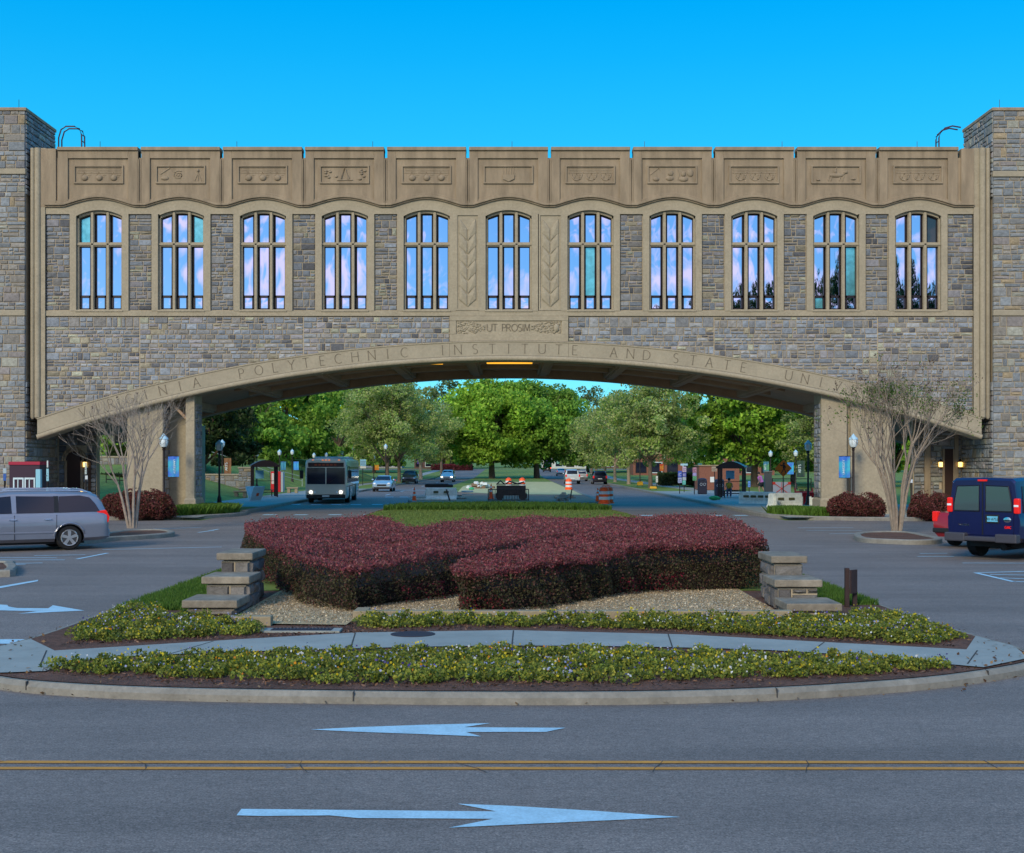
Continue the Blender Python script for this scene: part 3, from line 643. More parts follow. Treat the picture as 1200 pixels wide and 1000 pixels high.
# the island in front
ISL = [(-6.8,66),(-6.6,50),(-6.45,30),(-6.33,20),(-6.35,17.8),(-6.45,16.6),(-6.35,15.4),(-5.75,14.5),(-4.85,13.95),(-3.14,13.55),(0,13.35),(2.2,13.5),(4.1,14.1),(5.3,14.8),(6.15,15.6),(6.35,16.7),(6.2,18.1),(6.0,23.2),(5.8,40),(5.6,60),(4.8,70),(2.5,73),(-1,74),(-4.5,73),(-6.3,70.5)]
isl = smooth_line(ISL, 4, True)
def inset(pts, d):
    n = len(pts); o = []
    for i in range(n):
        a, c = Vector(pts[i-1]), Vector(pts[(i+1) % n]); t = (c-a).normalized(); o.append((pts[i][0]-t.y*d, pts[i][1]+t.x*d))
    return o
sheet('island_soil', inset(isl, .045), .112, MULCH)
kerb(isl, .15, .108, closed=True, r=.05)
sheet('island_lawn', [(-6.25, 24), (-6.4, 34), (-6.45, 50), (-6.6, 65), (-6.1, 70), (-4.4, 72.7), (-1, 73.7), (2.4, 72.7), (4.6, 69.7), (5.4, 60), (5.65, 40), (5.8, 24)], .121, GRASS)
PATHF = [(-6.36,15.7),(-6.1,15.0),(-5.6,14.48),(-5.15,14.6),(-4.85,15.55),(-3.1,16.15),(0,16.65),(3.15,16.25),(4.9,15.15),(5.3,14.87),(6.1,15.6)]
PATHR = [(6.3,16.6),(6.17,17.6),(5.6,16.3),(4.3,16.85),(2.28,17.75),(0,18.2),(-2.1,17.95),(-3.45,17.3),(-5.6,16.2),(-6.3,17.3),(-6.42,16.6)]
sheet('path', PATHF[:4]+smooth_line(PATHF[3:8]+PATHF[8:10], 5)[1:]+PATHF[10:]+PATHR, .127, CONC)
b = MB()
for (x0, y0), (x1, y1) in (((-4.15,15.75),(-3.85,17.05)), ((-2.0,16.4),(-2.12,17.9)), ((0,16.7),(0.02,18.15)), ((2.0,16.5),(2.1,17.8)), ((3.6,16.0),(4.0,16.95)), ((-5.35,15.0),(-5.7,16.2)), ((5.2,15.1),(5.7,16.2))):
    d = Vector((x1-x0, y1-y0)).normalized()*.009; b.add([(x0-d.y, y0+d.x, .1295), (x0+d.y, y0-d.x, .1295), (x1+d.y, y1-d.x, .1295), (x1-d.y, y1+d.x, .1295)], [(0,1,2,3)])
struct(b.build('path_joints', JOINT))
b = MB()
for k in range(3, len(isl)-3, 7):
    x, y = isl[k]
    if y < 20: b.box(x-.005, x+.005, y-.088, y+.088, .02, .1095)
struct(b.build('kerb_joints', JOINT))
sheet('gravel_bed', [(-4.15, 19.9), (-4.1, 18.95), (-2.35, 18.75), (-2.3, 19.95), (4.1, 19.95), (4.15, 26), (5.2, 32), (-5.9, 32), (-4.2, 26)], .135, GRAVEL)
# markings
def px_poly(pts): return [G(*p) for p in pts]
sheet('lane_arrow_marking', px_poly([(283,947),(420,948.4),(582,950),(536,941),(600,943.5),(700,949.5),(797,956.5),(700,961),(600,965.5),(526,969),(578,958.6),(420,957.8),(386,954.6),(310,955.4),(277,954.6)]), -.006, PAINTW)
sheet('lane_arrow_marking', px_poly([(364,854.3),(420,851.4),(500,848.6),(575,846.8),(543,851.6),(663,852.2),(640,857),(546,857.2),(564,862.4),(500,859.8),(420,857)]), -.006, PAINTW)
for y0 in (10.69, 10.47): 
    for k in range(0, 30):
        pass
    sheet('centre_line', [(-40, y0+.03), (40, y0-.065), (40, y0+.02), (-40, y0+.115)], -.006, PAINTY)
sheet('turn_arrow_marking', px_poly([(99,715.2),(62,709),(56.5,712.6),(20,712.2),(10,710.5),(8.5,708.6),(0,708.2),(-40,706),(-60,708),(-40,712.5),(0,715),(43,716),(21,719)]), -.006, PAINTW)
sheet('lane_line', px_poly([(-60,697),(45,679.2),(44,681),(-60,700)]), -.006, PAINTW)
sheet('stop_line', px_poly([(-60,749),(52,748.6),(58,750.5),(50,753.6),(-60,754.5)]), -.006, PAINTW)
def pline(name, pts, w=.1):
    for (a, c) in zip(pts[:-1], pts[1:]):
        p, q = Vector(G(*a)), Vector(G(*c)); d = (q-p).normalized()*w/2
        sheet(name, [(p.x-d.y, p.y+d.x), (p.x+d.y, p.y-d.x), (q.x+d.y, q.y-d.x), (q.x-d.y, q.y+d.x)], -.006, PAINTW)
for a in ([(0,656),(76,656)],[(-30,653.5),(66,653.5)],[(0,660.5),(50,659.5)],[(90,655),(126,648)],[(40,651),(100,650)],[(120,644),(260,640.8)],[(-10,663),(30,661)],
          [(1075,652),(1118,652)],[(1078,648.5),(1110,648.2)],[(1128,659.6),(1210,659.8)],[(1143,671),(1188,681.5)],[(1188,681.5),(1230,681.5)],[(1143,671),(1215,669)],[(1160,673),(1215,674)],[(1172,677),(1215,678.5)],
          [(945,621.5),(1010,621.5)],[(972,625.5),(1050,624.8)],[(1000,630),(1040,629.5)],[(935,618.5),(1000,618)],[(245,622),(256,620)],[(232,624),(250,621.5)],[(150,620.8),(236,618)]): pline('parking_line', a, .11)
for y, xs in ((603.2, [-11.7,-10.2,-8.55,-6.9]), (591.2, [-13.2,-11.9,-10.7,-9.5,-8.2,-7.1]), (604, [6.4,7.55,8.65,9.75,10.9,12.3]), (582.5, [-9.2,-8.1]), (592.5, [])):
    Y0 = D(y)
    for x in xs: sheet('crossing_dash', [(x-.32, Y0-.45), (x+.32, Y0-.45), (x+.32, Y0+.45), (x-.32, Y0+.45)], -.006, PAINTW)
for k in range(9): sheet('lane_dash', [(-10.1, 105+k*14), (-9.98, 105+k*14), (-9.98, 109+k*14), (-10.1, 109+k*14)], -.006, PAINTW)
sheet('stop_line', [(-13.3, 126), (-6.8, 126), (-6.8, 126.8), (-13.3, 126.8)], -.006, PAINTW)
# cracks and tar lines in the asphalt
gk = random.Random(12); b = MB()
def crack(x, y, a, L, w=.003, z=-.0075):
    n = int(L/.18); pts = [(x, y)]
    for i in range(n): a += gk.gauss(0, .28); x += .18*math.cos(a); y += .18*math.sin(a)*.8; pts.append((x, y))
    for (x0, y0), (x1, y1) in zip(pts[:-1], pts[1:]):
        ww = w*gk.uniform(.5, 1.5); d = Vector((x1-x0, y1-y0)).normalized(); b.add([(x0-d.y*ww, y0+d.x*ww, z), (x0+d.y*ww, y0-d.x*ww, z), (x1+d.y*ww, y1-d.x*ww, z), (x1-d.y*ww, y1+d.x*ww, z)], [(0,1,2,3)])
for x in (-5.9, -4.3, -2.9, -1.6, -.2, 1.1, 2.3, 3.9, 5.6): crack(x, 10.35, 1.4, .55, .004, -.0045)
for q in ((9, 20, 1.2, 6), (-11, 24, 1.0, 7), (13, 33, 2.6, 6)): crack(*q)
struct(b.build('asphalt_cracks', JOINT))
# far median
M2 = [(-6.7,300),(-6.7,120),(-6.6,86),(-6.0,81.5),(-4,80),(0,79.7),(3.6,80),(5.0,81.5),(5.6,86),(5.6,120),(5.6,300)]
sheet('median_soil', [(-6.6,120),(-6.5,86),(-6,82),(-4,80.2),(3.6,80.2),(5,82),(5.5,86),(5.5,120)], .11, SOIL)
grid_sheet('median_lawn', -6.6, 5.5, [112, 230, 330], lambda y: gz(y)+.118, GRASS)
sheet('straw_bed', [(-4.6,112),(-1,103),(5.4,101),(5.4,178),(-4.0,178),(-5.2,140)], .125, STRAW)
kerb([(x, y) for x, y in M2 if y <= 230]+[], .3, .15, m=KERB)
kerb([(-13.6, 230), (-13.6, 84), (-13.5, 72), (-13.3, 66), (-12.9, 63.2), (-13.2, 61.2), (-14.6, 58.4), (-17, 57.7), (-23, 56.8), (-60, 56.8)], .3, .15)
kerb([(11.95, 230), (11.95, 84), (11.9, 72), (11.7, 63), (11.9, 60.5), (13.2, 58.2), (15, 57.2), (18.5, 56.8), (60, 56.8)], .3, .15)
# side lawns rising away from the road
def lawn(name, x0, x1, y0, y1, zf, m=GRASS, nx=24, ny=24):
    b = MB(); vs = [(x0+(x1-x0)*i/nx, y0+(y1-y0)*j/ny, zf(x0+(x1-x0)*i/nx, y0+(y1-y0)*j/ny)) for j in range(ny+1) for i in range(nx+1)]
    b.add(vs, [(j*(nx+1)+i, j*(nx+1)+i+1, (j+1)*(nx+1)+i+1, (j+1)*(nx+1)+i) for j in range(ny) for i in range(nx)]); return struct(b.build(name, m, smooth=60))
def lz(x, y):
    a = .06+min(1, max(0, (-x-19)/9))*min(2.6, max(0, y-77)*.12); b = .06+min(1, max(0, (-x-23.8)/7))*3.2
    t = min(1, max(0, (y-103)/8)); return a*(1-t)+b*t
lawn('hillside_lawn', -90, -18.6, 77, 230, lz, nx=30, ny=40)
def rz_(x, y): return .05
lawn('park_lawn', 21, 90, 77, 230, rz_, nx=4, ny=4)
# little planted strips beside the piers
sheet('verge', [(-14.6, 58.9), (-13.2, 61.4), (-13.0, 63.2), (-13.5, 66), (-13.8, 72), (-15.6, 72), (-15.9, 62), (-15.6, 58.9)], .125, GRASS)
sheet('verge', [(11.95, 63), (12.05, 60.6), (13.3, 58.4), (14.6, 58.0), (14.6, 61), (13.4, 63.5)], .125, GRASS)
# parking islands
for pts in ([G(p, q) for p, q in ((1005,630),(1020,627.5),(1060,627.5),(1085,632),(1100,636),(1078,638),(1040,637),(1012,635))], [G(p, q) for p, q in ((118,630),(150,625.5),(190,625),(200,628.5),(170,631.5),(130,634),(100,637),(60,640),(70,634))], [G(p, q) for p, q in ((-120,664),(0,664),(10,666),(14,670),(10,674),(0,675.5),(-120,676))]):
    q = smooth_line(pts, 4, True); 
    if sum((q[i][0]-q[i-1][0])*(q[i][1]+q[i-1][1]) for i in range(len(q))) > 0: q = q[::-1]
    kerb(q, .22, .14, closed=True); sheet('island_soil', q, .10, MULCH)
# drain grate and cover
t = MB(); t.box(-3.45, -2.35, 18.0, 18.35, .115, .14); g = t.build('drain_frame', CONC); tag(g, 'flat concrete drain surround with dark grate at the foot of the gravel', 'drain')
t = MB(); [t.box(-3.3+k*.05, -3.27+k*.05, 18.05, 18.3, .141, .146) for k in range(17)]; t.box(-3.3, -2.47, 18.05, 18.3, .1405, .1415); t.build('grate', mat('dark_iron', (.03, .02, .025), .6), g)
t = MB(); t.lathe([(.3, .1285), (.3, .134), (.27, .136)], 24, (-1.33, 17.75)); tag(t.build('manhole_cover', MATS['dark_iron']), 'round dark manhole cover in the concrete path', 'manhole cover')
# ================================================================ stepped stone walls and edging
for side, lab in ((-1, 'left stepped stone wall with three slab caps beside the hedge'), (1, 'right stepped stone wall with three slab caps beside the hedge')):
    T = thing('stepped_wall', lab, 'wall', (side*4.57, 19.95, .11), group='stepped walls either side of the hedge')
    CAP = mat('cap_slab', (.20, .175, .14), .85, var=.25, vscale=5, var2=.2, v2scale=1.2, bump=.4, bscale=25)
    for k, (y0, y1, z) in enumerate(((0, .92, .25), (.92, 1.85, .53), (1.85, 3.0, .84))):
        if side > 0: z -= .05
        hw = (.36, .32, .24)[k]; xo = side*(-.01, -.05, .0)[k]
        m = MB(); m.M = Matrix.Translation((xo, 0, 0)); m.box(-hw+.01, hw-.01, y0+.06, y1, 0, z-.14); m.build('course_core', MORTAR, T)
        m = MB(); m.M = Matrix.Translation((xo, 0, 0)); w0 = z-.36 if k else 0; ashlar(m, -hw, hw, max(0, w0), z-.145, y0+.05, [((.15,.14,.13),5),((.21,.19,.17),3),((.09,.085,.085),2)], sc=.75)
        s = 1
        m.M = Matrix.Translation((xo+hw*-side, 0, 0)) @ Matrix.Rotation(R(-90*side) if side > 0 else R(90), 4, 'Z')
        a, b_ = (-(y1), -(y0+.06)) if side > 0 else (y0+.06, y1)
        ashlar(m, a, b_, 0, z-.145, -.0, [((.13,.12,.115),5),((.19,.17,.155),3),((.08,.075,.075),2)], sc=.8); m.M = None
        m.build('stone_course', STONE, T)
        m = MB(); m.M = Matrix.Translation((xo, 0, 0)); m.box(-hw-.06, hw+.06, y0-.02, y1+.02, z-.12, z); m.build('cap', CAP, T, bevel=.018)
EDGE = mat('edging_block', (.27, .225, .15), .85, var=.15, vscale=4, bump=.3, bscale=30)
m = MB(); m.box(-4.1, -3.42, 18.75, 18.95, .11, .25); tag(m.build('edging_block', EDGE, bevel=.012), 'short tan edging block at the foot of the left stepped wall', 'kerb stone')
m = MB(); m.box(-2.35, 4.15, 19.55, 19.75, .11, .24); m.box(-2.35, -2.15, 19.75, 20.1, .11, .2385); tag(m.build('edging_kerb', EDGE, bevel=.012), 'long tan edging kerb between gravel and flower bed', 'kerb')
# twin posts with a small dark board
T = thing('sign_post', 'low dark twin post sign standing in mulch right of the stepped wall', 'sign', (5.45, 21.3, .11))
WOODD = mat('dark_wood', (.035, .02, .02), .7, var=.2, vscale=9)
m = MB(); m.box(-.09, -.02, -.03, .04, 0, .63); m.build('post', WOODD, T, bevel=.008)
m = MB(); m.box(.07, .14, .1, .17, 0, .57); m.build('post', WOODD, T, bevel=.008)
m = MB(); m.add([(-.0,-.05,.22),(.13,.07,.22),(.13,.07,.6),(-.0,-.05,.6),(-.02,-.03,.22),(.11,.09,.22),(.11,.09,.6),(-.02,-.03,.6)], [(0,1,2,3),(4,7,6,5),(0,4,5,1),(1,5,6,2),(2,6,7,3),(3,7,4,0)]); m.build('board', WOODD, T)
# ================================================================ plants
from mathutils.geometry import tessellate_polygon
rng = np.random.default_rng(11)
def leaf_mat(name, rough=.6, transl=.3):
    m = bpy.data.materials.new(name); m.use_nodes = True; n = m.node_tree.nodes; l = m.node_tree.links; b = n['Principled BSDF']
    a = n.new('ShaderNodeAttribute'); a.attribute_name = 'Col'; l.new(a.outputs['Color'], b.inputs['Base Color']); b.inputs['Roughness'].default_value = rough; b.inputs['Specular IOR Level'].default_value = .25
    t = n.new('ShaderNodeBsdfTranslucent'); l.new(a.outputs['Color'], t.inputs[0]); ms = n.new('ShaderNodeMixShader'); ms.inputs[0].default_value = transl
    l.new(b.outputs[0], ms.inputs[1]); l.new(t.outputs[0], ms.inputs[2]); l.new(ms.outputs[0], n['Material Output'].inputs[0]); return m
LEAF = leaf_mat('leaves', .6, .42); PETAL = leaf_mat('petals', .5, .2)
BARK = mat('bark', (.13, .10, .075), .9, var=.3, vscale=4, bump=.8, bscale=12)
BARKP = mat('pale_bark', (.42, .34, .27), .8, var=.25, vscale=3, bump=.3, bscale=10)
BARKS = mat('smooth_bark', (.26, .21, .165), .8, var=.25, vscale=6)
def leaves_obj(name, P, size, col, parent=None, loc=(0, 0, 0), m=None, up=.0, aspect=.6, kind=None):
    """P: n x 3 leaf centres, size: n, col: n x 3; each leaf is a small bent quad with its own facing"""
    n = len(P); P = np.asarray(P, float); size = np.broadcast_to(size, n)
    a = rng.normal(size=(n, 3)); a[:, 2] *= (1-up); a /= np.linalg.norm(a, axis=1)[:, None]
    b = rng.normal(size=(n, 3)); b[:, 2] *= (1-up); b -= a*(a*b).sum(1)[:, None]; b /= np.linalg.norm(b, axis=1)[:, None]
    h = (size/2)[:, None]; V = np.empty((n, 4, 3))
    V[:, 0] = P-a*h; V[:, 1] = P+b*h*aspect-a*h*.1; V[:, 2] = P+a*h; V[:, 3] = P-b*h*aspect-a*h*.1
    me = bpy.data.meshes.new(name); me.vertices.add(4*n); me.vertices.foreach_set('co', V.ravel().astype(np.float32))
    me.loops.add(4*n); me.loops.foreach_set('vertex_index', np.arange(4*n, dtype=np.int32)); me.polygons.add(n); me.polygons.foreach_set('loop_start', np.arange(0, 4*n, 4, dtype=np.int32))
    me.materials.append(m or LEAF)
    me.update(calc_edges=True)
    ca = me.color_attributes.new('Col', 'FLOAT_COLOR', 'POINT'); C = np.ones((n, 4, 4), np.float32); C[:, :, :3] = np.clip(np.asarray(col), 0, 1)[:, None, :]; ca.data.foreach_set('color', C.ravel())
    o = bpy.data.objects.new(name, me); COL.objects.link(o); o.location = loc
    if parent: o.parent = parent
    if kind: o['kind'] = kind
    return o
def mixcol(n, cols, var=.25):
    c = np.array(cols)[rng.integers(0, len(cols), n)]; return c*rng.uniform(1-var, 1+var, (n, 1))
def crown_points(n, c, r, ncl, rc, shell=.55, flat=1.0, seed=0, lean=None):
    """leaf clusters spread through an ellipsoid, denser towards its skin"""
    g = np.random.default_rng(seed); d = g.normal(size=(ncl, 3)); d /= np.linalg.norm(d, axis=1)[:, None]
    d[:, 2] = np.where(d[:, 2] < -.8, -d[:, 2], d[:, 2])
    k = g.uniform(shell, 1.0, ncl)**.8
    k *= 1+.16*np.sin(d[:, 0]*5+seed)*np.cos(d[:, 2]*6+seed*2)+.08*np.sin(d[:, 1]*9+seed)
    cc = np.array(c)+d*k[:, None]*np.array(r)
    rr = rc*g.uniform(.6, 1.35, ncl)
    i = g.integers(0, ncl, n); q = g.normal(size=(n, 3)); q /= np.linalg.norm(q, axis=1)[:, None]
    P = cc[i]+q*(rr[i]*g.uniform(.35, 1, n)**.6)[:, None]*np.array([1, 1, .7])
    return P, i, g.uniform(.72, 1.3, ncl)
RMIN = .0
def limb(m, p, d, L, r, depth, g, spread=.5, kids=3, seg=3, up=.15, tips=None, n=6):
    pts = [p.copy()]; rr = [r]; q = p.copy(); dd = d.normalized()
    for i in range(seg):
        dd = (dd+Vector((g.uniform(-1, 1), g.uniform(-1, 1), g.uniform(-.6, 1)))*.13+Vector((0, 0, up*.3))).normalized()
        q = q+dd*L/seg; pts.append(q.copy()); rr.append(r*(1-.45*(i+1)/seg))
    m.tube(pts, [max(q, RMIN) for q in rr], max(3, n), cap=False)
    if tips is not None and depth <= 1: tips.append((q.copy(), dd.copy()))
    if depth <= 0: return
    for k in range(kids):
        a = g.uniform(0, 6.28); ax = dd.orthogonal().normalized(); ax = Matrix.Rotation(a, 3, dd) @ ax
        nd = (dd+ax*spread*g.uniform(.5, 1.3)+Vector((0, 0, up))).normalized()
        s = pts[-1] if k else pts[-1]; j = seg if k < 2 else seg-1
        limb(m, pts[j], nd, L*g.uniform(.6, .85), rr[j]*.72, depth-1, g, spread, kids, seg, up, tips, n-1)
def tree(label, X, Y, h, cr, cz, cols, n=9000, leaf=.4, ncl=90, rc=1.2, trunk_r=.3, shell=.5, seed=1, group=None, name='tree', bark=None, z0=None, rz=None, trans=None):
    z = gz(Y) if z0 is None else z0
    T = thing(name, label, 'tree', (X, Y, z), group=group)
    g = random.Random(seed); m = MB(); fork = max(1.6, cz-(rz or cr)*.75)
    m.tube([(0, 0, -.1), (.03, 0, .25), (.05*g.uniform(-1, 1), 0, fork*.6), (.1*g.uniform(-1, 1), 0, fork)], [trunk_r*1.5, trunk_r*1.05, trunk_r*.9, trunk_r*.8], 9)
    for k in range(6):
        a = k*1.05+g.uniform(-.3, .3); limb(m, Vector((0, 0, fork*g.uniform(.8, 1))), Vector((math.cos(a), math.sin(a), 1.1)), cr*.62, trunk_r*.5, 2, g, .6, 3, 3, .2, n=5)
    limb(m, Vector((0, 0, fork)), Vector((0, 0, 1)), (rz or cr)*.8, trunk_r*.6, 2, g, .6, 3, 3, .2, n=5)
    m.build('trunk', bark or BARK, T)
    P, i, br = crown_points(n, (0, 0, cz), (cr, cr, rz or cr*.85), ncl, rc, shell, seed=seed)
    P[:, 2] = np.maximum(P[:, 2], 1.7+rng.uniform(0, .6, n))
    col = mixcol(n, cols)*br[i][:, None]
    leaves_obj('crown', P, leaf*rng.uniform(.6, 1.35, n), col, T)
    return T
MAPLE = [(0.224,0.394,0.037), (0.281,0.487,0.052), (0.168,0.318,0.030), (0.374,0.562,0.066)]
MAPLE2 = [(0.155,0.307,0.039), (0.196,0.374,0.048), (0.111,0.242,0.033), (0.264,0.439,0.062)]
BUD = [(0.328,0.385,0.128), (0.263,0.367,0.096), (0.378,0.414,0.168), (0.246,0.367,0.065)]
LIMEY = [(0.486,0.600,0.031), (0.600,0.600,0.045), (0.364,0.516,0.031)]
DARKG = [(0.028,0.061,0.015), (0.033,0.061,0.020), (0.017,0.035,0.013), (0.066,0.094,0.033)]
MIDG = [(0.182,0.345,0.051), (0.244,0.426,0.061), (0.143,0.284,0.041), (0.325,0.488,0.071)]
OLIVE = [(0.163,0.224,0.072), (0.203,0.264,0.091), (0.122,0.182,0.061)]
tree('broad bright green maple in the median, left one of the central pair', -3.4, 222, 17, 9.2, 8.6, MAPLE, 46000, .58, 220, 2.0, .55, .45, 3, rz=7.6)
tree('broad darker green maple in the median, right one of the central pair', 4.2, 226, 17, 9.0, 8.5, MAPLE2, 46000, .58, 220, 2.0, .55, .45, 4, rz=7.6)
tree('very dark green maple just right of the left bridge pier', -27.8, 119, 10, 5.4, 5.4, DARKG, 20000, .42, 90, 1.1, .3, .4, 5, rz=5.0, z0=.7)
tree('mid green tree filling the view above the left bus shelter', -31.5, 186, 14, 10.2, 8.4, MIDG, 34000, .55, 150, 1.8, .45, .4, 6, rz=8.2, z0=1.0)
tree('lime yellow tree glowing behind the grey green tree on the left', -28.5, 218, 17, 10.5, 10.5, LIMEY, 26000, .6, 90, 1.4, .4, .5, 7, rz=7.0, z0=1.0)
tree('tall grey green budding street tree above the white car on the left', -14.9, 158, 12, 6.6, 7.2, BUD, 42000, .26, 190, 1.1, .24, .25, 8, rz=5.6, bark=BARK)
tree('grey green budding street tree behind the first left street tree', -15.2, 178, 12, 7.0, 7.4, BUD, 30000, .30, 120, 1.1, .24, .35, 9, rz=5.6)
tree('grey green street tree with pale trunk near the dark parked car', -14.8, 214, 13, 6.4, 7.4, BUD, 20000, .34, 110, 1.2, .3, .3, 10, rz=5.8, bark=BARKP)
for X, Y, s, lab in ((14, 134, 11, 'nearest budding street tree of the right row'), (14.1, 160, 12, 'second budding street tree of the right row'), (14, 180, 13, 'third budding street tree of the right row'), (14.1, 200, 14, 'fourth budding street tree of the right row'), (14.2, 224, 15, 'farthest small budding street tree of the right row')):
    tree(lab, X, Y, 11, 5.4, 6.3, BUD if s != 13 else BUD+[(.16,.19,.06)], 28000 if s < 14 else 16000, .28 if s < 14 else .36, 150, 1.1, .22, .25, s, group='budding street trees right of the road', rz=4.6, bark=BARK if s == 11 else BARKS)
tree('large bright green maple over the right bus shelter', 26.2, 143, 13, 8.1, 7.0, MAPLE+[(.06,.12,.015)], 38000, .46, 160, 1.4, .42, .4, 17, rz=6.0)
tree('drooping grey green tree beside the right bridge pier', 31.0, 132, 10, 4.4, 5.0, BUD+OLIVE, 14000, .26, 90, .8, .2, .3, 18, rz=4.6)
tree('thin wispy tree against the sky left of the central maples', -13.8, 258, 17, 5.2, 12.0, OLIVE+[(.12,.14,.05)], 2600, .5, 45, 1.3, .25, .5, 19, rz=7.4)
tree('wispy tree against the sky right of the central maples', 16.5, 275, 16, 5.0, 11.2, OLIVE+[(.12,.14,.05)], 3000, .5, 45, 1.3, .25, .5, 20, rz=6.8)
g_ = random.Random(5)
for k, X in enumerate(range(-84, 90, 11)):
    if -17 < X < 14: hh = 6.5
    else: hh = 11.5+g_.uniform(-1, 2.5)
    Y = 300+g_.uniform(-12, 45)
    if hh < 8: Y = 372
    pos = 'left' if X < 0 else 'right'
    tree('distant olive tree of the wood closing the view, %s of the road' % pos if abs(X) > 17 else 'low distant tree at the end of the road', X+g_.uniform(-2, 2), Y, hh, hh*.68, hh*.46, [OLIVE+MIDG, OLIVE, MIDG+OLIVE][k % 3], 5500, 1.15, 60, 2.4, .4, .5, 30+k, group='distant trees %s of the road' % pos if abs(X) > 17 else 'low trees at the end of the road')
for k, (X, Y, hh) in enumerate(((-34, 168, 11), (-42, 150, 10), (-48, 190, 13), (34, 160, 10), (40, 140, 9), (30, 190, 12), (47, 175, 12))):
    tree('green park tree standing back %s the road' % ('left of' if X < 0 else 'right of'), X, Y, hh, hh*.6, hh*.5, MIDG if k % 2 else MAPLE2, 13000, .6, 90, 1.7, .35, .5, 60+k, group='park trees %s the road' % ('left of' if X < 0 else 'right of'))
# trees behind the viewer which the windows on the right mirror
for k, (X, Y, hh, cr) in enumerate(((33, -40, 24, 9), (45, -46, 29, 11), (57, -42, 25, 10), (24, -60, 21, 8), (-12, -75, 15, 6))):
    tree('dark tree behind the viewer, mirrored in the windows', X, Y, hh, cr, hh-cr*.95, DARKG+OLIVE, 7000, .8, 80, 2.2, .5, .5, 80+k, group='dark trees mirrored in the windows', z0=0)
# ---------------------------------------------------------------- multi-stem bare trees in the parking islands
def crape(label, X, Y, h, seed, leafy, stems=8, spread=.42, kids=3, depth=4, cat='tree'):
    T = thing('multi_stem_tree', label, cat, (X, Y, .1)); g = random.Random(seed); m = MB(); tips = []
    for k in range(stems):
        a = k*6.283/stems+g.uniform(-.3, .3); r0 = .13; t = g.uniform(.04, .17) if k % 3 else .03
        p = Vector((r0*math.cos(a), r0*math.sin(a), 0)); d = Vector((math.cos(a)*t, math.sin(a)*t, 1)).normalized()
        pts = [p]; rr = [.062]; L = h*g.uniform(.38, .48)
        for i in range(4):
            d = (d+Vector((math.cos(a), math.sin(a), 0))*.055+Vector((g.uniform(-1, 1), g.uniform(-1, 1), 0))*.07).normalized(); pts.append(pts[-1]+d*L/4); rr.append(.062*(1-.14*(i+1)))
        m.tube(pts, rr, 7, cap=False)
        for j in range(3):
            ax = Matrix.Rotation(g.uniform(0, 6.28), 3, d) @ d.orthogonal().normalized()
            limb(m, pts[-1 if j < 2 else -2], (d+ax*spread*g.uniform(.6, 1.2)).normalized(), h*(.17 if depth > 3 else .195), .030, depth, g, .62, kids, 3, .08, tips, 5)
    m.build('branches', BARKS if leafy else mat('grey_bark', (.29, .24, .20), .8, var=.3, vscale=5), T)
    P = []; C = []
    for q, d in tips:
        if g.random() < (.10 if leafy else .02): # dry seed clusters
            for j in range(5): P.append(q+Vector([g.gauss(0, .045) for _ in range(3)])); C.append((.13, .085, .065))
        w = math.sin(q.x*2.3+q.z*1.9+q.y)
        if leafy and ((q.z < h*.78 and w > .1 and g.random() < .75) or g.random() < .03):
            for j in range(9): P.append(q+Vector([g.gauss(0, .12) for _ in range(3)])); C.append(g.choice([(.10,.17,.03),(.14,.21,.04),(.07,.13,.025)]))
    if P: leaves_obj('seed_heads_and_leaves', np.array([tuple(p) for p in P]), .085, np.array(C), T)
    return T
RMIN = .005
crape('bare grey multi-stem tree in the left parking island', *G(155, 622), 5.5, 3, False, spread=.42, kids=3, stems=7, depth=3)
crape('multi-stem tree with sparse green leaves in the right parking island', *G(1051, 626), 6.5, 8, True, stems=11, spread=.5, kids=3, depth=3)
# branch reaching in at the left edge
T = crape('leafy multi-stem tree whose branch tips reach in at the left edge', -20.6, 46.5, 5.2, 21, True, stems=6, spread=.62, depth=3, kids=2)
# ---------------------------------------------------------------- hedges
def inpoly(x, y, poly):
    c = np.zeros(len(x), bool); n = len(poly)
    for i in range(n):
        (x0, y0), (x1, y1) = poly[i], poly[(i+1) % n]
        with np.errstate(divide='ignore', invalid='ignore'): c ^= ((y0 > y) != (y1 > y)) & (x < (x1-x0)*(y-y0)/(y1-y0+1e-12)+x0)
    return c
def sample_poly(poly, n, g=rng):
    a = np.array(poly); lo, hi = a.min(0), a.max(0); out = np.empty((0, 2))
    while len(out) < n:
        q = g.uniform(lo, hi, (n*2, 2)); out = np.vstack([out, q[inpoly(q[:, 0], q[:, 1], poly)]])
    return out[:n]
def wav(x, y, s=0): return .03*np.sin(x*3.1+s)+.03*np.sin(y*2.7+x*1.3+s)+.02*np.sin(x*7.7+y*5.1)+.018*np.sin(x*15+y*13)
def hz(y): return min(1.08, -.175+.05*y)
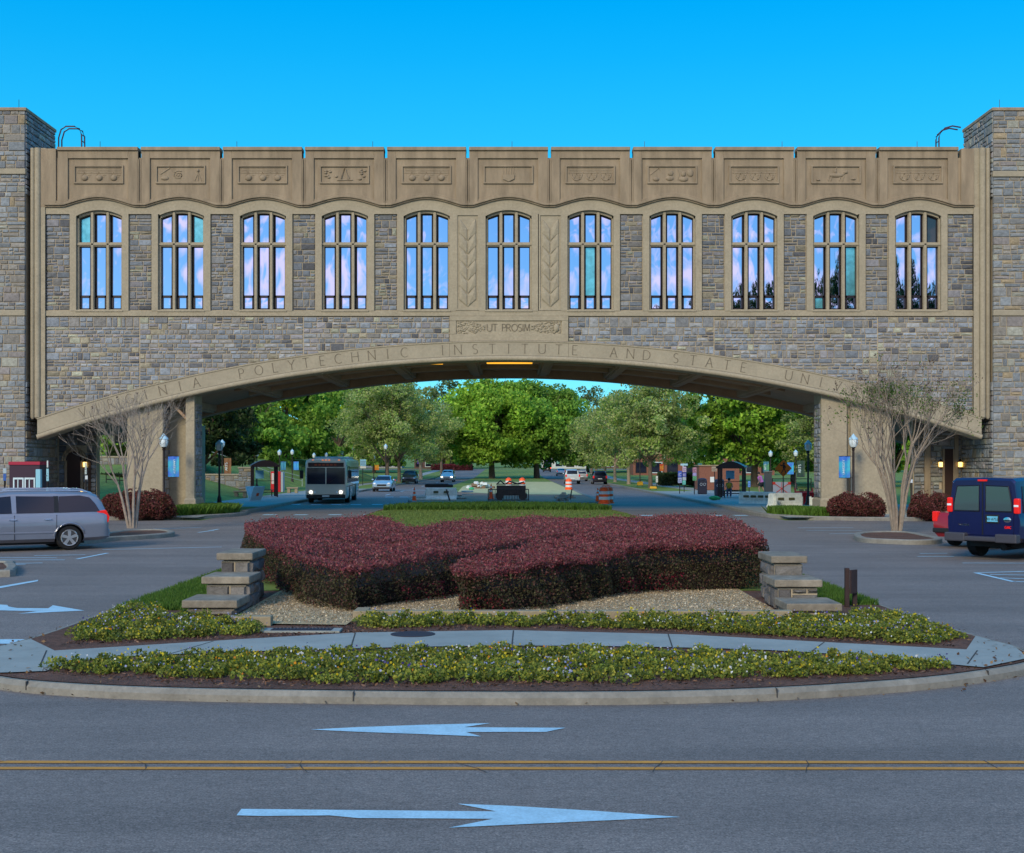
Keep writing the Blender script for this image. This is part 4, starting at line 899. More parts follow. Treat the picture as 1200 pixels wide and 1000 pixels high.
def hedge(label, poly, ntop, nside, zb_=.12, zt_=None, leaf=.044, top=None, side=None, name='hedge', group=None, low=None):
    zt_ = zt_ or (lambda y: hz(y)); poly = smooth_line(poly, 5, True)
    c = np.array(poly).mean(0); T = thing(name, label, 'hedge', (c[0], c[1], zb_-.01), group=group)
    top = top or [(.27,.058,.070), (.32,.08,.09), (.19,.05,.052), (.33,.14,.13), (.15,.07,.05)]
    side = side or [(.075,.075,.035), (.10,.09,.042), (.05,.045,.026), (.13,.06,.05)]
    L = [(x-c[0], y-c[1]) for x, y in poly]
    area = sum(L[i][0]*L[(i+1) % len(L)][1]-L[(i+1) % len(L)][0]*L[i][1] for i in range(len(L)))
    if area < 0: L = L[::-1]
    m = MB(); ins = inset(L, .32); n = len(L); ztl = [zt_(y+c[1])-zb_ for x, y in ins]
    m.add([(x, y, .05) for x, y in ins]+[(x, y, ztl[i]-.40) for i, (x, y) in enumerate(ins)], [(i, (i+1) % n, n+(i+1) % n, n+i) for i in range(n)]+[tuple(n+q for q in t_) for t_ in tessellate_polygon([[Vector((x, y, 0)) for x, y in ins]])])
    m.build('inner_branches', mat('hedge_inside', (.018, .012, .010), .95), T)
    q = sample_poly(L, ntop); z = np.array([zt_(y) for y in q[:, 1]+c[1]])-zb_+wav(q[:, 0]+c[0], q[:, 1]+c[1])
    spr = rng.random(ntop) < .07
    P = np.column_stack([q, z-.10*rng.random(ntop)**1.5+np.where(spr, rng.uniform(.0, .11, ntop), 0)])
    C = mixcol(ntop, top, .3)
    # sides
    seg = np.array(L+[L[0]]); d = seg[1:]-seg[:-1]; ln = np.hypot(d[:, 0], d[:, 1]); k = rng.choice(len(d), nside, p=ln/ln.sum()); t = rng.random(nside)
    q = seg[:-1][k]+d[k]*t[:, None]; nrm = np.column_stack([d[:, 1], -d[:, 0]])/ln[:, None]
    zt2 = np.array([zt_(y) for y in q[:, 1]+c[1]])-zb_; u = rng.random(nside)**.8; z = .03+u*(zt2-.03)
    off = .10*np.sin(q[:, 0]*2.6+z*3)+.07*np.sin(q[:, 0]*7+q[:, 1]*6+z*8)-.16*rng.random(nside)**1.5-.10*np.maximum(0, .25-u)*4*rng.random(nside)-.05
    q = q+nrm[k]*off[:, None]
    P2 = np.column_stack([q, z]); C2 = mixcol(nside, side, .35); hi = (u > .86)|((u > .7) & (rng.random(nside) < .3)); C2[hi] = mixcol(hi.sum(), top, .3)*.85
    if low is not None:
        lo = (u < .4) & (rng.random(nside) < .25) & (np.sin(q[:, 0]*1.9+1) > .3); C2[lo] = mixcol(lo.sum(), low, .3)
    P = np.vstack([P, P2]); C = np.vstack([C, C2])
    leaves_obj('foliage', P, leaf*rng.uniform(.6, 1.3, len(P)), C, T)
    return T
def HP(px, py):
    d = py-HY; y = 2.04/(d/F+.02); return ((px-600)*y/F, y)
HA = [(-5.2,26.3),(-2.85,20.6),(-1.8,21.4),(0,24.1),(1.0,25.7),(2.6,27),(2.6,33),(-.8,32.3),(-2,28.3),(-3.4,33.2),(-5.9,31.0)]
HB = [(-.75,20.0),(.55,20.8),(1.44,21.9),(2.45,23.4),(4.1,23.9),(4.65,24.4),(4.85,27),(5.35,33),(3,33.4),(2.9,27),(1.2,25.1),(0,22.8),(-.85,21.2)]
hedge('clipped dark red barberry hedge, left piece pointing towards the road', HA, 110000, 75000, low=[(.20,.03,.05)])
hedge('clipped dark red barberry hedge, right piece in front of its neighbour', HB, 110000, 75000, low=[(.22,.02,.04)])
def mound(label, cx, cy, rx, ry, h, n=9000, group=None, cols=None):
    T = thing('barberry_bush', label, 'bush', (cx, cy, .1), group=group)
    th = rng.uniform(0, 2*np.pi, n); u = rng.random(n); zz = u*h; zz = zz*(1+.10*np.sin(th*3+cx)+.06*np.sin(th*7)); r = np.where(u < .35, 1, np.sqrt(np.maximum(0, 1-((u-.35)/.65)**2)))**.6*(.82+.18*rng.random(n))+.06*np.sin(th*7+u*6)
    P = np.column_stack([rx*r*np.cos(th), ry*r*np.sin(th), zz+.06*np.sin(th*9)])
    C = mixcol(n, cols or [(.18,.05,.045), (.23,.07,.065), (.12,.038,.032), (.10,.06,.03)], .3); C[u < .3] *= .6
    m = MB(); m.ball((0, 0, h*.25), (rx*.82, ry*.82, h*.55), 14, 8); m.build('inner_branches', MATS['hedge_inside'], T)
    leaves_obj('foliage', P, .10*rng.uniform(.6, 1.3, n), C, T); return T
mound('low red barberry bush left of the bare tree by the kerb', -17.3, 58.9, 1.15, .9, .95, 7000)
mound('larger red barberry bush between the bare tree and the left pier', -16.1, 57.9, 1.35, 1.0, 1.08, 9000)
mound('red barberry bush in front of the right pier', 15.2, 58.6, 1.3, 1.0, .95, 8000)
mound('red barberry bush right of the leafy tree near the red car', 18.2, 57.2, 1.0, 1.2, 1.0, 7000)
# ---------------------------------------------------------------- flower beds, grass
def bed(label, poly, n, name='flower_bed', hgt=.15):
    cen = sample_poly(poly, int(n/95)); k = rng.integers(0, len(cen), n); rr = rng.uniform(.09, .2, len(cen)); hh = rng.uniform(.45, 1.2, len(cen))*hgt; tint = rng.uniform(.75, 1.25, len(cen))
    q = rng.normal(size=(n, 3)); q /= np.linalg.norm(q, axis=1)[:, None]; q[:, 2] = np.abs(q[:, 2])
    P = np.column_stack([cen[k]+q[:, :2]*(rr[k]*rng.uniform(.5, 1, n))[:, None], .13+q[:, 2]*hh[k]*rng.uniform(.7, 1, n)])
    C = mixcol(n, [(.19,.23,.035), (.25,.28,.045), (.13,.17,.028), (.34,.33,.05), (.10,.13,.035)], .25)*tint[k][:, None]
    o = leaves_obj(name, P, .045*rng.uniform(.6, 1.3, n), C); tag(o, label, 'flower bed', kind='stuff')
    nf = int(n*.04); kf = rng.integers(0, len(cen), nf); typ = rng.choice(5, len(cen), p=[.46, .22, .08, .16, .08])
    pal = np.array([(.52,.42,.015), (.30,.33,.55), (.07,.05,.26), (.55,.58,.62), (.55,.22,.01)])
    q = rng.normal(size=(nf, 3)); q /= np.linalg.norm(q, axis=1)[:, None]; q[:, 2] = np.abs(q[:, 2])*.7+.4
    P = np.column_stack([cen[kf]+q[:, :2]*(rr[kf]*.95)[:, None], .145+q[:, 2]*hh[kf]])
    C = pal[typ[kf]]*rng.uniform(.7, 1.15, (nf, 1))
    f = leaves_obj('blossoms', P, .030*rng.uniform(.6, 1.25, nf), C, o, m=PETAL, aspect=.95); f['kind'] = 'stuff'
    return o
bed('front bed of low pansies in yellow, white and violet between kerb and path', smooth_line([(-5.1,14.75),(-4.75,15.15),(-3.1,15.7),(0,16.1),(3.1,15.75),(4.7,15.0),(4.5,14.7),(2.2,14.05),(0,13.85),(-3,14.0)], 4, True), 60000, hgt=.12)
bed('rear left bed of low pansies beside the stepped wall', smooth_line([(-5.5,17.1),(-3.6,17.75),(-3.5,18.5),(-4.2,19.1),(-5.2,20.0),(-5.9,20.6),(-5.95,18.6)], 4, True), 22000)
bed('rear centre and right bed of low pansies between path and edging kerb', [(-2.2,18.5),(0,18.7),(2.3,18.3),(4.3,17.35),(5.4,16.8),(5.9,17.4),(5.75,19.6),(5.2,20.3),(5.05,19.4),(4.1,19.2),(3.5,19.35),(-2.2,19.45)], 46000)
def blades(label, poly, n, h, z, cols, name='grass', w=.3):
    q = sample_poly(poly, n); P = np.column_stack([q, np.full(n, z)]); hh = h*rng.uniform(.5, 1.3, n); a = rng.uniform(0, 6.28, n); V = np.empty((n, 3, 3)); d = np.column_stack([np.cos(a), np.sin(a), np.zeros(n)])*(hh*w*.5)[:, None]
    ln = rng.normal(size=(n, 3))*(hh*.35)[:, None]; ln[:, 2] = hh
    V[:, 0] = P-d; V[:, 1] = P+d; V[:, 2] = P+ln
    me = bpy.data.meshes.new(name); me.vertices.add(3*n); me.vertices.foreach_set('co', V.ravel().astype(np.float32)); me.loops.add(3*n); me.loops.foreach_set('vertex_index', np.arange(3*n, dtype=np.int32)); me.polygons.add(n); me.polygons.foreach_set('loop_start', np.arange(0, 3*n, 3, dtype=np.int32)); me.materials.append(LEAF); me.update(calc_edges=True)
    ca = me.color_attributes.new('Col', 'FLOAT_COLOR', 'POINT'); C = np.ones((n, 3, 4), np.float32); C[:, :, :3] = mixcol(n, cols, .25)[:, None, :]; ca.data.foreach_set('color', C.ravel())
    o = bpy.data.objects.new(name, me); COL.objects.link(o); return tag(o, label, 'grass', kind='stuff')
GR = [(.085,.17,.022), (.10,.19,.03), (.065,.13,.02)]
blades('short green grass left of the stepped wall', [(-6.25,20.8),(-5.1,20.8),(-5.1,23.5),(-5.2,29),(-6.2,29.5)], 26000, .09, .11, GR)
blades('short green grass right of the stepped wall', [(5.05,21.6),(6.0,21.6),(5.85,29),(5.5,29)], 16000, .09, .11, GR)
sheet('island_lawn', [(-6.28,21),(-5.1,21),(-5.0,24),(-6.28,24)], .1205, GRASS); sheet('island_lawn', [(5.05,22),(5.95,22),(5.8,24),(5.05,24)], .1205, GRASS)
blades('mown lawn on the median behind the hedge', [(-6.3,36),(-6.5,64),(-5.9,66),(4.9,66),(5.4,60),(5.5,36)], 60000, .08, .115, [(.17,.23,.06), (.14,.20,.05)], w=.5)
blades('longer darker grass at the far end of the median', [(-6.4,66),(-6.0,70),(-4.3,72.4),(-1,73.4),(2.3,72.4),(4.4,69.6),(5.0,66)], 26000, .26, .115, [(.07,.15,.02), (.055,.12,.018), (.085,.17,.03)], w=.4)
blades('green ground cover strip beside the left pier', [(-14.8,59.1),(-13.3,61.4),(-13.2,64),(-14.9,64.5),(-15.4,61)], 12000, .38, .12, [(.085,.17,.022), (.11,.2,.03)], name='ground_cover', w=.5)
blades('green ground cover strip beside the right pier', [(12.1,62.5),(12.2,60.6),(13.3,58.6),(14.5,58.3),(14.3,61),(13.3,63)], 9000, .32, .12, [(.085,.17,.022), (.11,.2,.03)], name='ground_cover', w=.5)

# loose pebbles on the gravel, dry leaves along the kerb and on the mulch
q = sample_poly([(-4.1,19.1),(-2.4,18.9),(-2.3,20.0),(4.1,20.0),(4.1,24),(-4.1,24)], 26000)
o = leaves_obj('pebbles', np.column_stack([q, .14+.012*rng.random(len(q))]), .026*rng.uniform(.5, 1.4, len(q)), mixcol(len(q), [(.50,.40,.26),(.36,.27,.17),(.60,.52,.38),(.26,.20,.14)], .2), m=PETAL, up=.6, aspect=.9); tag(o, 'loose tan pebbles covering the gravel bed', 'gravel', kind='stuff')
kk = rng.integers(0, len(isl), 900); base = np.array(isl)[kk]; base = base[base[:, 1] < 19]; jit = rng.normal(size=base.shape)*np.array([.35, .10])
P = np.column_stack([base+jit, np.full(len(base), .0)]); ins_ = inpoly(P[:, 0], P[:, 1], isl); P[:, 2] = np.where(ins_, .14, .012)
o = leaves_obj('leaf_litter', P, .05*rng.uniform(.4, 1.3, len(P)), mixcol(len(P), [(.16,.09,.04),(.10,.055,.03),(.22,.13,.06)], .3), m=PETAL, up=.75); tag(o, 'dry brown leaf litter scattered along the kerb', 'leaf litter', kind='stuff')
q = sample_poly(smooth_line([(-5.2,14.6),(-4.8,15.3),(-3.1,16.0),(0,16.5),(3.1,16.1),(4.8,15.2),(4.7,14.6),(2.2,13.8),(0,13.6),(-3,13.75)], 4, True), 9000); q2 = sample_poly([(-5.7,16.7),(-3.4,17.5),(0,18.5),(2.3,18.1),(4.3,17.1),(5.6,16.6),(5.9,18),(5.6,20),(4.2,19.4),(-2.3,19.4),(-3.4,18.3),(-4.2,19.3),(-5.9,20.5)], 9000); q = np.vstack([q, q2])
o = leaves_obj('mulch_chips', np.column_stack([q, .118+.014*rng.random(len(q))]), .05*rng.uniform(.4, 1.4, len(q)), mixcol(len(q), [(.15,.075,.05),(.09,.045,.032),(.21,.12,.08),(.05,.028,.02)], .3), m=PETAL, up=.6, aspect=.35); tag(o, 'shredded brown bark mulch between the pansies', 'mulch', kind='stuff')
# ================================================================ vehicles (local x forward, y left, origin on the ground)
TYRE = mat('tyre_rubber', (.012, .012, .013), .8); RIM = mat('alloy_rim', (.45, .46, .48), .35, metal=.7); BLACK = mat('black_plastic', (.015, .015, .017), .5)
CGLASS = mat('car_glass', (.010, .013, .028), .05, spec=.35); REDL = mat('red_lens', (.45, .01, .01), .25, emit=(.9, .02, .01), estr=.25); HEADL = mat('headlamp_lens', (.75, .8, .85), .1, spec=.8)
LITL = mat('lit_headlamp', (1, 1, .9), .3, emit=(1, .93, .7), estr=5); CHROME = mat('chrome', (.6, .6, .62), .15, metal=1); BRAKE = mat('lit_brake_lamp', (.8, .02, .01), .3, emit=(1, .02, .01), estr=3)
AMBER = mat('amber_lens', (.7, .2, .02), .3, emit=(1, .25, .02), estr=.6)
def paint(name, c, metal=.35): return mat(name, c, .32, metal=metal, coat=.8, var=.04, vscale=2)
def make_mesh_obj(mb, name, mats, smooth=30): me = mb.mesh(name, mats, smooth); o = bpy.data.objects.new(name, me); COL.objects.link(o); return o
def body_loft(stations, cuts, m, parent, name='body', bevel=.02):
    """stations: x, zbottom, zbelt, ztop, half widths low, belt, top. cuts: wheel openings (x, radius)"""
    b = MB(); n = 12; vs = []
    for x, zb0, zbe, zt0, wl, wb, wt in stations:
        zc = min(.10, (zt0-zbe)*.35); pr = [(0, zb0), (wl*.86, zb0), (wl, zb0+.10), (wb*.995, zb0+(zbe-zb0)*.5), (wb, zbe-.06), (wb-.03, zbe), (wt, zt0-zc), (wt-.10, zt0-.02), (0, zt0)]
        ring = pr+[(-y, z) for y, z in pr[-2:0:-1]]; n = len(ring); vs += [(x, y, z) for y, z in ring]
    fs = [tuple(range(n))[::-1], tuple(range((len(stations)-1)*n, len(stations)*n))]
    for i in range(len(stations)-1):
        for k in range(n): fs.append((i*n+k, i*n+(k+1) % n, (i+1)*n+(k+1) % n, (i+1)*n+k))
    b.add(vs, fs); o = make_mesh_obj(b, name, [m, BLACK], 28)
    if cuts:
        c = MB(); W_ = 2
        for x, r in cuts:
            for s in (-1, 1): c.tube([(x, s*.62, r*.98), (x, s*1.6, r*.98)], r*1.13, 28)
        me = c.mesh('cut', [m, BLACK]); me.polygons.foreach_set('material_index', [1]*len(me.polygons)); co = bpy.data.objects.new('cut', me); COL.objects.link(co)
        md = o.modifiers.new('wheel_openings', 'BOOLEAN'); md.object = co; md.operation = 'DIFFERENCE'; md.solver = 'EXACT'
        dg = bpy.context.evaluated_depsgraph_get(); dg.update(); me2 = bpy.data.meshes.new_from_object(o.evaluated_get(dg)); o.modifiers.clear(); o.data = me2; bpy.data.objects.remove(co)
        try: me2.set_sharp_from_angle(angle=R(28))
        except Exception: pass
    o.parent = parent; return o
def wheel(parent, x, y, r, w=.22, spokes=5, rim=None):
    s = 1 if y > 0 else -1; T = MB(); a = (y-s*w, y)
    T.tube([(x, a[0], r), (x, y-s*.03, r), (x, y, r)], [r, r, r*.93], 28)
    o = T.build('wheel', TYRE, parent, smooth=35)
    b = MB(); rr = r*.66; b.tube([(x, y-s*.02, r), (x, y+s*.006, r)], [rr*1.02, rr], 24)
    k = b.build('rim', mat('rim_dark', (.05, .05, .055), .5), o, smooth=35)
    b = MB()
    for j in range(spokes):
        t = 6.283*j/spokes+.3; c, q = math.cos(t), math.sin(t)
        P = [(rr*.12, -.035), (rr*.97, -.048), (rr*.97, .048), (rr*.12, .035)]
        b.prism([(x+c*u-q*v, r+q*u+c*v) for u, v in P], y+s*.0, y+s*.016, 'y')
    b.tube([(x, y, r), (x, y+s*.022, r)], rr*.22, 10)
    for j in range(24): 
        pass
    ring = [(x+rr*.97*math.cos(R(t)), y+s*.008, r+rr*.97*math.sin(R(t))) for t in range(0, 361, 15)]; b.tube(ring, .018, 5)
    b.build('spokes', rim or RIM, o)
def side_glass(parent, polys, wy, name='side_window'):
    """polys in (x, z); wy(z) gives the half width of the cabin there"""
    for p in polys:
        for s in (-1, 1):
            b = MB(); n = len(p); b.add([(x, s*(wy(z)+.008), z) for x, z in p]+[(x, s*(wy(z)-.03), z) for x, z in p], [tuple(range(n)), tuple(range(n, 2*n))[::-1]]+[(i, (i+1) % n, n+(i+1) % n, n+i) for i in range(n)])
            b.build(name, CGLASS, parent)
def quadpanel(parent, name, m, pts, t=.012):
    """thin solid from four 3-D points"""
    P = [Vector(p) for p in pts]; nn = (P[1]-P[0]).cross(P[-1]-P[0]).normalized()*t; n = len(P)
    b = MB(); b.add([tuple(p+nn) for p in P]+[tuple(p-nn) for p in P], [tuple(range(n)), tuple(range(n, 2*n))[::-1]]+[(i, (i+1) % n, n+(i+1) % n, n+i) for i in range(n)]); return b.build(name, m, parent)
def simple_car(label, loc, head, col, kind='suv', group=None, lit=False, brake=False, metal=.3, name=None):
    T = thing(name or {'suv': 'parked_suv', 'sedan': 'sedan_car', 'pickup': 'pickup_truck'}[kind], label, {'suv': 'car', 'sedan': 'car', 'pickup': 'pickup truck'}[kind], loc, head, group)
    P = paint('paint_%02d_%02d_%02d' % tuple(int(c*99) for c in col), col, metal)
    if kind == 'suv':
        st = [(-2.3,.42,.9,.95,.78,.86,.80),(-2.24,.30,.98,1.15,.84,.9,.80),(-2.1,.28,1.02,1.50,.88,.92,.72),(-1.9,.26,1.03,1.66,.9,.93,.70),(-.9,.24,1.03,1.72,.9,.93,.70),(.1,.24,1.02,1.70,.9,.93,.70),(.55,.24,1.02,1.55,.9,.93,.70),(1.0,.24,1.02,1.22,.9,.93,.78),(1.25,.24,.98,1.06,.9,.92,.84),(1.9,.25,.88,.98,.88,.9,.78),(2.2,.28,.75,.85,.82,.86,.70),(2.32,.36,.6,.66,.72,.76,.62)]; wr, wx, h = .35, (-1.32, 1.38), 1.7
        sg = [[(-2.0,1.1),(-1.05,1.08),(-1.05,1.56),(-1.85,1.55)],[(-.98,1.08),(-.1,1.08),(-.1,1.58),(-.98,1.57)],[(-.02,1.08),(.95,1.08),(.5,1.5),(-.02,1.58)]]
        ws = [(.98,.66,1.15),(.98,-.66,1.15),(.52,-.58,1.56),(.52,.58,1.56)]; rw = [(-2.25,-.66,1.12),(-2.25,.66,1.12),(-2.02,.58,1.56),(-2.02,-.58,1.56)]
    elif kind == 'sedan':
        st = [(-2.35,.42,.8,.86,.76,.82,.74),(-2.28,.3,.92,1.02,.82,.88,.78),(-1.7,.26,.94,1.1,.86,.9,.74),(-1.2,.24,.94,1.34,.87,.9,.64),(-.6,.22,.94,1.45,.87,.9,.62),(.2,.22,.93,1.44,.87,.9,.62),(.65,.22,.92,1.26,.87,.9,.66),(1.1,.22,.9,1.0,.87,.9,.78),(1.8,.23,.8,.88,.85,.88,.74),(2.2,.26,.66,.74,.8,.84,.66),(2.34,.34,.52,.58,.7,.74,.58)]; wr, wx, h = .33, (-1.35, 1.4), 1.45
        sg = [[(-1.5,.99),(-.45,.98),(-.45,1.33),(-1.05,1.28)],[(-.38,.98),(.85,.98),(.45,1.25),(-.38,1.34)]]
        ws = [(1.05,.66,1.03),(1.05,-.66,1.03),(.5,-.56,1.34),(.5,.56,1.34)]; rw = [(-1.85,-.66,1.07),(-1.85,.66,1.07),(-1.2,.54,1.32),(-1.2,-.54,1.32)]
    else:
        st = [(-2.75,.5,1.0,1.1,.86,.92,.88),(-2.7,.42,1.05,1.16,.88,.95,.90),(-.75,.38,1.06,1.17,.9,.96,.91),(-.7,.36,1.1,1.72,.9,.96,.74),(-.4,.36,1.1,1.84,.9,.96,.74),(.6,.36,1.1,1.84,.9,.96,.74),(1.0,.36,1.1,1.62,.9,.96,.76),(1.35,.36,1.1,1.24,.9,.96,.84),(2.3,.38,1.05,1.14,.9,.95,.84),(2.65,.42,.9,1.0,.86,.92,.78),(2.75,.5,.75,.8,.8,.86,.7)]; wr, wx, h = .38, (-1.75, 1.8), 1.84
        sg = [[(-.55,1.17),(.2,1.17),(.2,1.7),(-.5,1.7)],[(.28,1.17),(1.25,1.17),(.9,1.62),(.28,1.7)]]
        ws = [(1.33,.7,1.26),(1.33,-.7,1.26),(.92,-.62,1.68),(.92,.62,1.68)]; rw = [(-.76,-.66,1.25),(-.76,.66,1.25),(-.72,.62,1.7),(-.72,-.62,1.7)]
    top = [s[6] for s in st]; zb_ = 1.03 if kind == 'suv' else (.94 if kind == 'sedan' else 1.1); wb = .9 if kind == 'sedan' else (.93 if kind == 'suv' else .96); wt = .70 if kind == 'suv' else (.62 if kind == 'sedan' else .74)
    body_loft(st, [(wx[0], wr), (wx[1], wr)], P, T)
    side_glass(T, sg, lambda z: wb-.03+(wt-wb+.03)*(z-zb_)/(h-.1-zb_))
    quadpanel(T, 'windshield', CGLASS, ws, .03); quadpanel(T, 'rear_window', CGLASS, rw, .03)
    for x in wx:
        for y in (-(wb-.02), wb-.02): wheel(T, x, y, wr)
    xf, xr = st[-1][0], st[0][0]; zl = .72 if kind != 'pickup' else .88
    for s in (-1, 1):
        b = MB(); b.ball((xf-.16, s*(wb-.26), zl), (.14, .17, .09), 10, 6); b.build('headlight', LITL if lit else HEADL, T, smooth=60)
        b = MB(); b.box(xr-.02, xr+.16, s*(wb-.13)-.09, s*(wb-.13)+.09, zl+.02, zl+.32); b.build('taillight', BRAKE if brake else REDL, T, bevel=.03)
        b = MB(); b.ball((ws[0][0]-.25, s*(wb+.06), ws[0][2]+.03), (.08, .11, .08), 8, 6); b.build('mirror', P, T, smooth=60)
    b = MB(); b.box(xf-.12, xf+.03, -.42, .42, .50 if kind != 'pickup' else .62, .66 if kind != 'pickup' else .86); b.build('grille', BLACK, T, bevel=.02)
    b = MB(); b.box(xf-.1, xf+.02, -.7, .7, .28, .42); b.build('front_bumper', BLACK, T, bevel=.03)
    b = MB(); b.box(xr-.06, xr+.12, -wb+.08, wb-.08, .42, .56); b.build('rear_bumper', CHROME if kind == 'pickup' else BLACK, T, bevel=.03)
    b = MB(); b.box(xr-.075, xr+.1, -.26, .26, .62, .74); b.build('licence_plate', mat('plate_white', (.6, .62, .65), .5), T)
    return T
DOWN, UP = R(-90), R(90)          # towards the viewer / away
simple_car('silver blue sedan driving towards the viewer in the left carriageway', (-11.7, 121, 0), DOWN, (.30, .42, .52), 'sedan', name='moving_sedan')
simple_car('dark grey suv waiting at the left kerb beyond the silver sedan', (-13.1, 170, 0), DOWN, (.03, .035, .045), 'suv', name='dark_suv')
simple_car('white suv with lit headlights coming down the left carriageway', (-9.0, 186, 0), R(-92), (.50, .56, .60), 'suv', lit=True, name='white_suv')
simple_car('white pickup truck driving away beside the median', (7.6, 168, 0), UP, (.55, .6, .62), 'pickup')
simple_car('dark blue pickup driving away at the right kerb', (10.9, 166, 0), UP, (.02, .022, .05), 'suv', name='dark_blue_suv')['label'] = 'dark blue suv driving away at the right kerb'
simple_car('silver suv driving away just ahead of the white pickup', (10.2, 196, 0), UP, (.34, .36, .36), 'suv', name='silver_suv')
simple_car('dark red van parked beyond the silver suv', (10.8, 224, 0), UP, (.20, .02, .03), 'suv', name='dark_red_car')['label'] = 'dark red car beyond the silver suv on the right carriageway'
simple_car('far dark car braking with red tail lamps at the end of the road', (7.9, 300, gz(300)), UP, (.05, .03, .03), 'sedan', brake=True, name='braking_car')
simple_car('far pale blue car at the end of the road behind the pickup', (9.4, 255, gz(255)), UP, (.25, .38, .5), 'sedan', name='pale_blue_car')
simple_car('dark car crossing the end of the left carriageway', (-16, 337, gz(337)), 0, (.03, .03, .04), 'sedan', name='dark_car')
# ---- large silver minivan at the left
def minivan(label, loc, head, col, nm='minivan', full=True):
    T = thing(nm, label, 'minivan', loc, head); T.scale = (1, 1, .955); P = paint('paint_'+nm, col, .45)
    st = [(-2.56,.40,.78,.82,.80,.86,.80),(-2.52,.30,.94,1.0,.88,.93,.86),(-2.47,.28,1.04,1.22,.93,.97,.80),(-2.38,.27,1.06,1.48,.96,.985,.76),(-2.24,.26,1.07,1.64,.97,.99,.74),(-2.0,.25,1.07,1.72,.98,.995,.74),(-1.0,.24,1.06,1.765,.985,1.0,.75),(.2,.24,1.05,1.755,.985,1.0,.75),(.62,.24,1.05,1.68,.985,1.0,.75),(1.1,.24,1.04,1.42,.98,1.0,.76),(1.42,.24,1.02,1.16,.98,.99,.84),(1.65,.24,.98,1.07,.97,.985,.86),(2.15,.25,.88,.98,.94,.96,.80),(2.42,.28,.75,.86,.88,.92,.72),(2.56,.36,.6,.68,.76,.8,.62)]
    body_loft(st, [(-1.42, .36), (1.62, .36)], P, T)
    wy = lambda z: .97+(.75-.97)*(z-1.06)/(1.66-1.06)
    side_glass(T, [[(-2.28,1.12),(-1.12,1.10),(-1.16,1.58),(-1.75,1.60),(-2.02,1.54),(-2.16,1.36)], [(-1.0,1.10),(.02,1.10),(.0,1.6),(-1.03,1.58)], [(.14,1.10),(1.25,1.10),(1.02,1.34),(.62,1.56),(.14,1.6)]], wy)
    # dark pillars between the panes
    for a, b_ in ((-1.13, -.99), (.0, .16)):
        for s in (-1, 1):
            q = MB(); q.add([(a, s*(wy(1.10)+.004), 1.10), (b_, s*(wy(1.10)+.004), 1.10), (b_-.02, s*(wy(1.59)+.004), 1.59), (a-.02, s*(wy(1.59)+.004), 1.59)], [(0,1,2,3)]); q.build('pillar_trim', P if b_ > 0 else BLACK, T)
    quadpanel(T, 'windshield', CGLASS, [(1.40,.74,1.17),(1.40,-.74,1.17),(.66,-.66,1.64),(.66,.66,1.64)], .03); quadpanel(T, 'rear_window', CGLASS, [(-2.5,-.7,1.16),(-2.5,.7,1.16),(-2.3,.62,1.58),(-2.3,-.62,1.58)], .02)
    for x in (-1.42, 1.62):
        for y in (-.96, .96): wheel(T, x, y, .355, spokes=5)
    for s in (-1, 1):
        b = MB(); b.prism([(-2.30,.95),(-2.18,1.13),(-2.46,1.16),(-2.56,.95),(-2.52,.78),(-2.36,.80)], s*.955, s*.80, 'y'); b.build('taillight', REDL, T, bevel=.02)
        b = MB(); b.ball((2.3, s*.72, .82), (.2, .2, .1), 10, 6); b.build('headlight', HEADL, T, smooth=60)
        for x in (-.92, .02):
            b = MB(); b.tube([(x, s*1.0, .91), (x+.02, s*1.03, .915), (x+.18, s*1.03, .915), (x+.2, s*1.0, .91)], .018, 6); b.build('door_handle', CHROME, T)
        b = MB(); b.box(-1.0, 1.15, s*.985, s*1.006, .50, .55) if s > 0 else b.box(-1.0, 1.15, -1.006, -.985, .50, .55); b.build('side_moulding', P, T, bevel=.008)
        for x0 in (-1.06, .08):
            b = MB(); b.box(x0-.006, x0+.006, s*.99-.008, s*.99+.0135, .32, 1.04); b.build('door_gap', BLACK, T)
        b = MB(); b.ball((1.05, s*1.08, 1.14), (.09, .13, .09), 8, 6); b.build('mirror', BLACK, T, smooth=60)
        b = MB(); b.tube([(-1.42+.435*math.cos(R(a)), s*.985, .36+.435*math.sin(R(a))) for a in range(8, 173, 12)], .028, 6); b.tube([(1.62+.435*math.cos(R(a)), s*.98, .36+.435*math.sin(R(a))) for a in range(8, 173, 12)], .028, 6); b.build('wheel_arch_trim', P, T, smooth=60)
        b = MB(); b.tube([(-2.0, s*.66, 1.70), (-1.8, s*.66, 1.745), (.3, s*.66, 1.75), (.5, s*.66, 1.70)], .012, 6); b.build('roof_rail', CHROME, T)
    b = MB(); b.box(-2.6, -2.35, -.86, .86, .32, .60); b.build('rear_bumper', P, T, bevel=.05)
    b = MB(); b.box(-2.585, -2.5, -.28, .28, .72, .88); b.build('licence_plate', MATS['plate_white'], T)
    # seats and heads-rests seen through the glass are too dark to build; dark floor pan
    b = MB(); b.box(-1.9, 1.9, -.7, .7, .17, .3); b.build('underbody', BLACK, T)
    return T
minivan('large silver minivan parked side-on at the left edge', (-14.25, 37.5, 0), R(180+33), (.22, .24, .30), 'silver_minivan')
minivan('pale blue silver minivan half hidden behind the silver minivan', (-15.5, 41.0, 0), R(180+33), (.26, .33, .42), 'pale_blue_minivan')
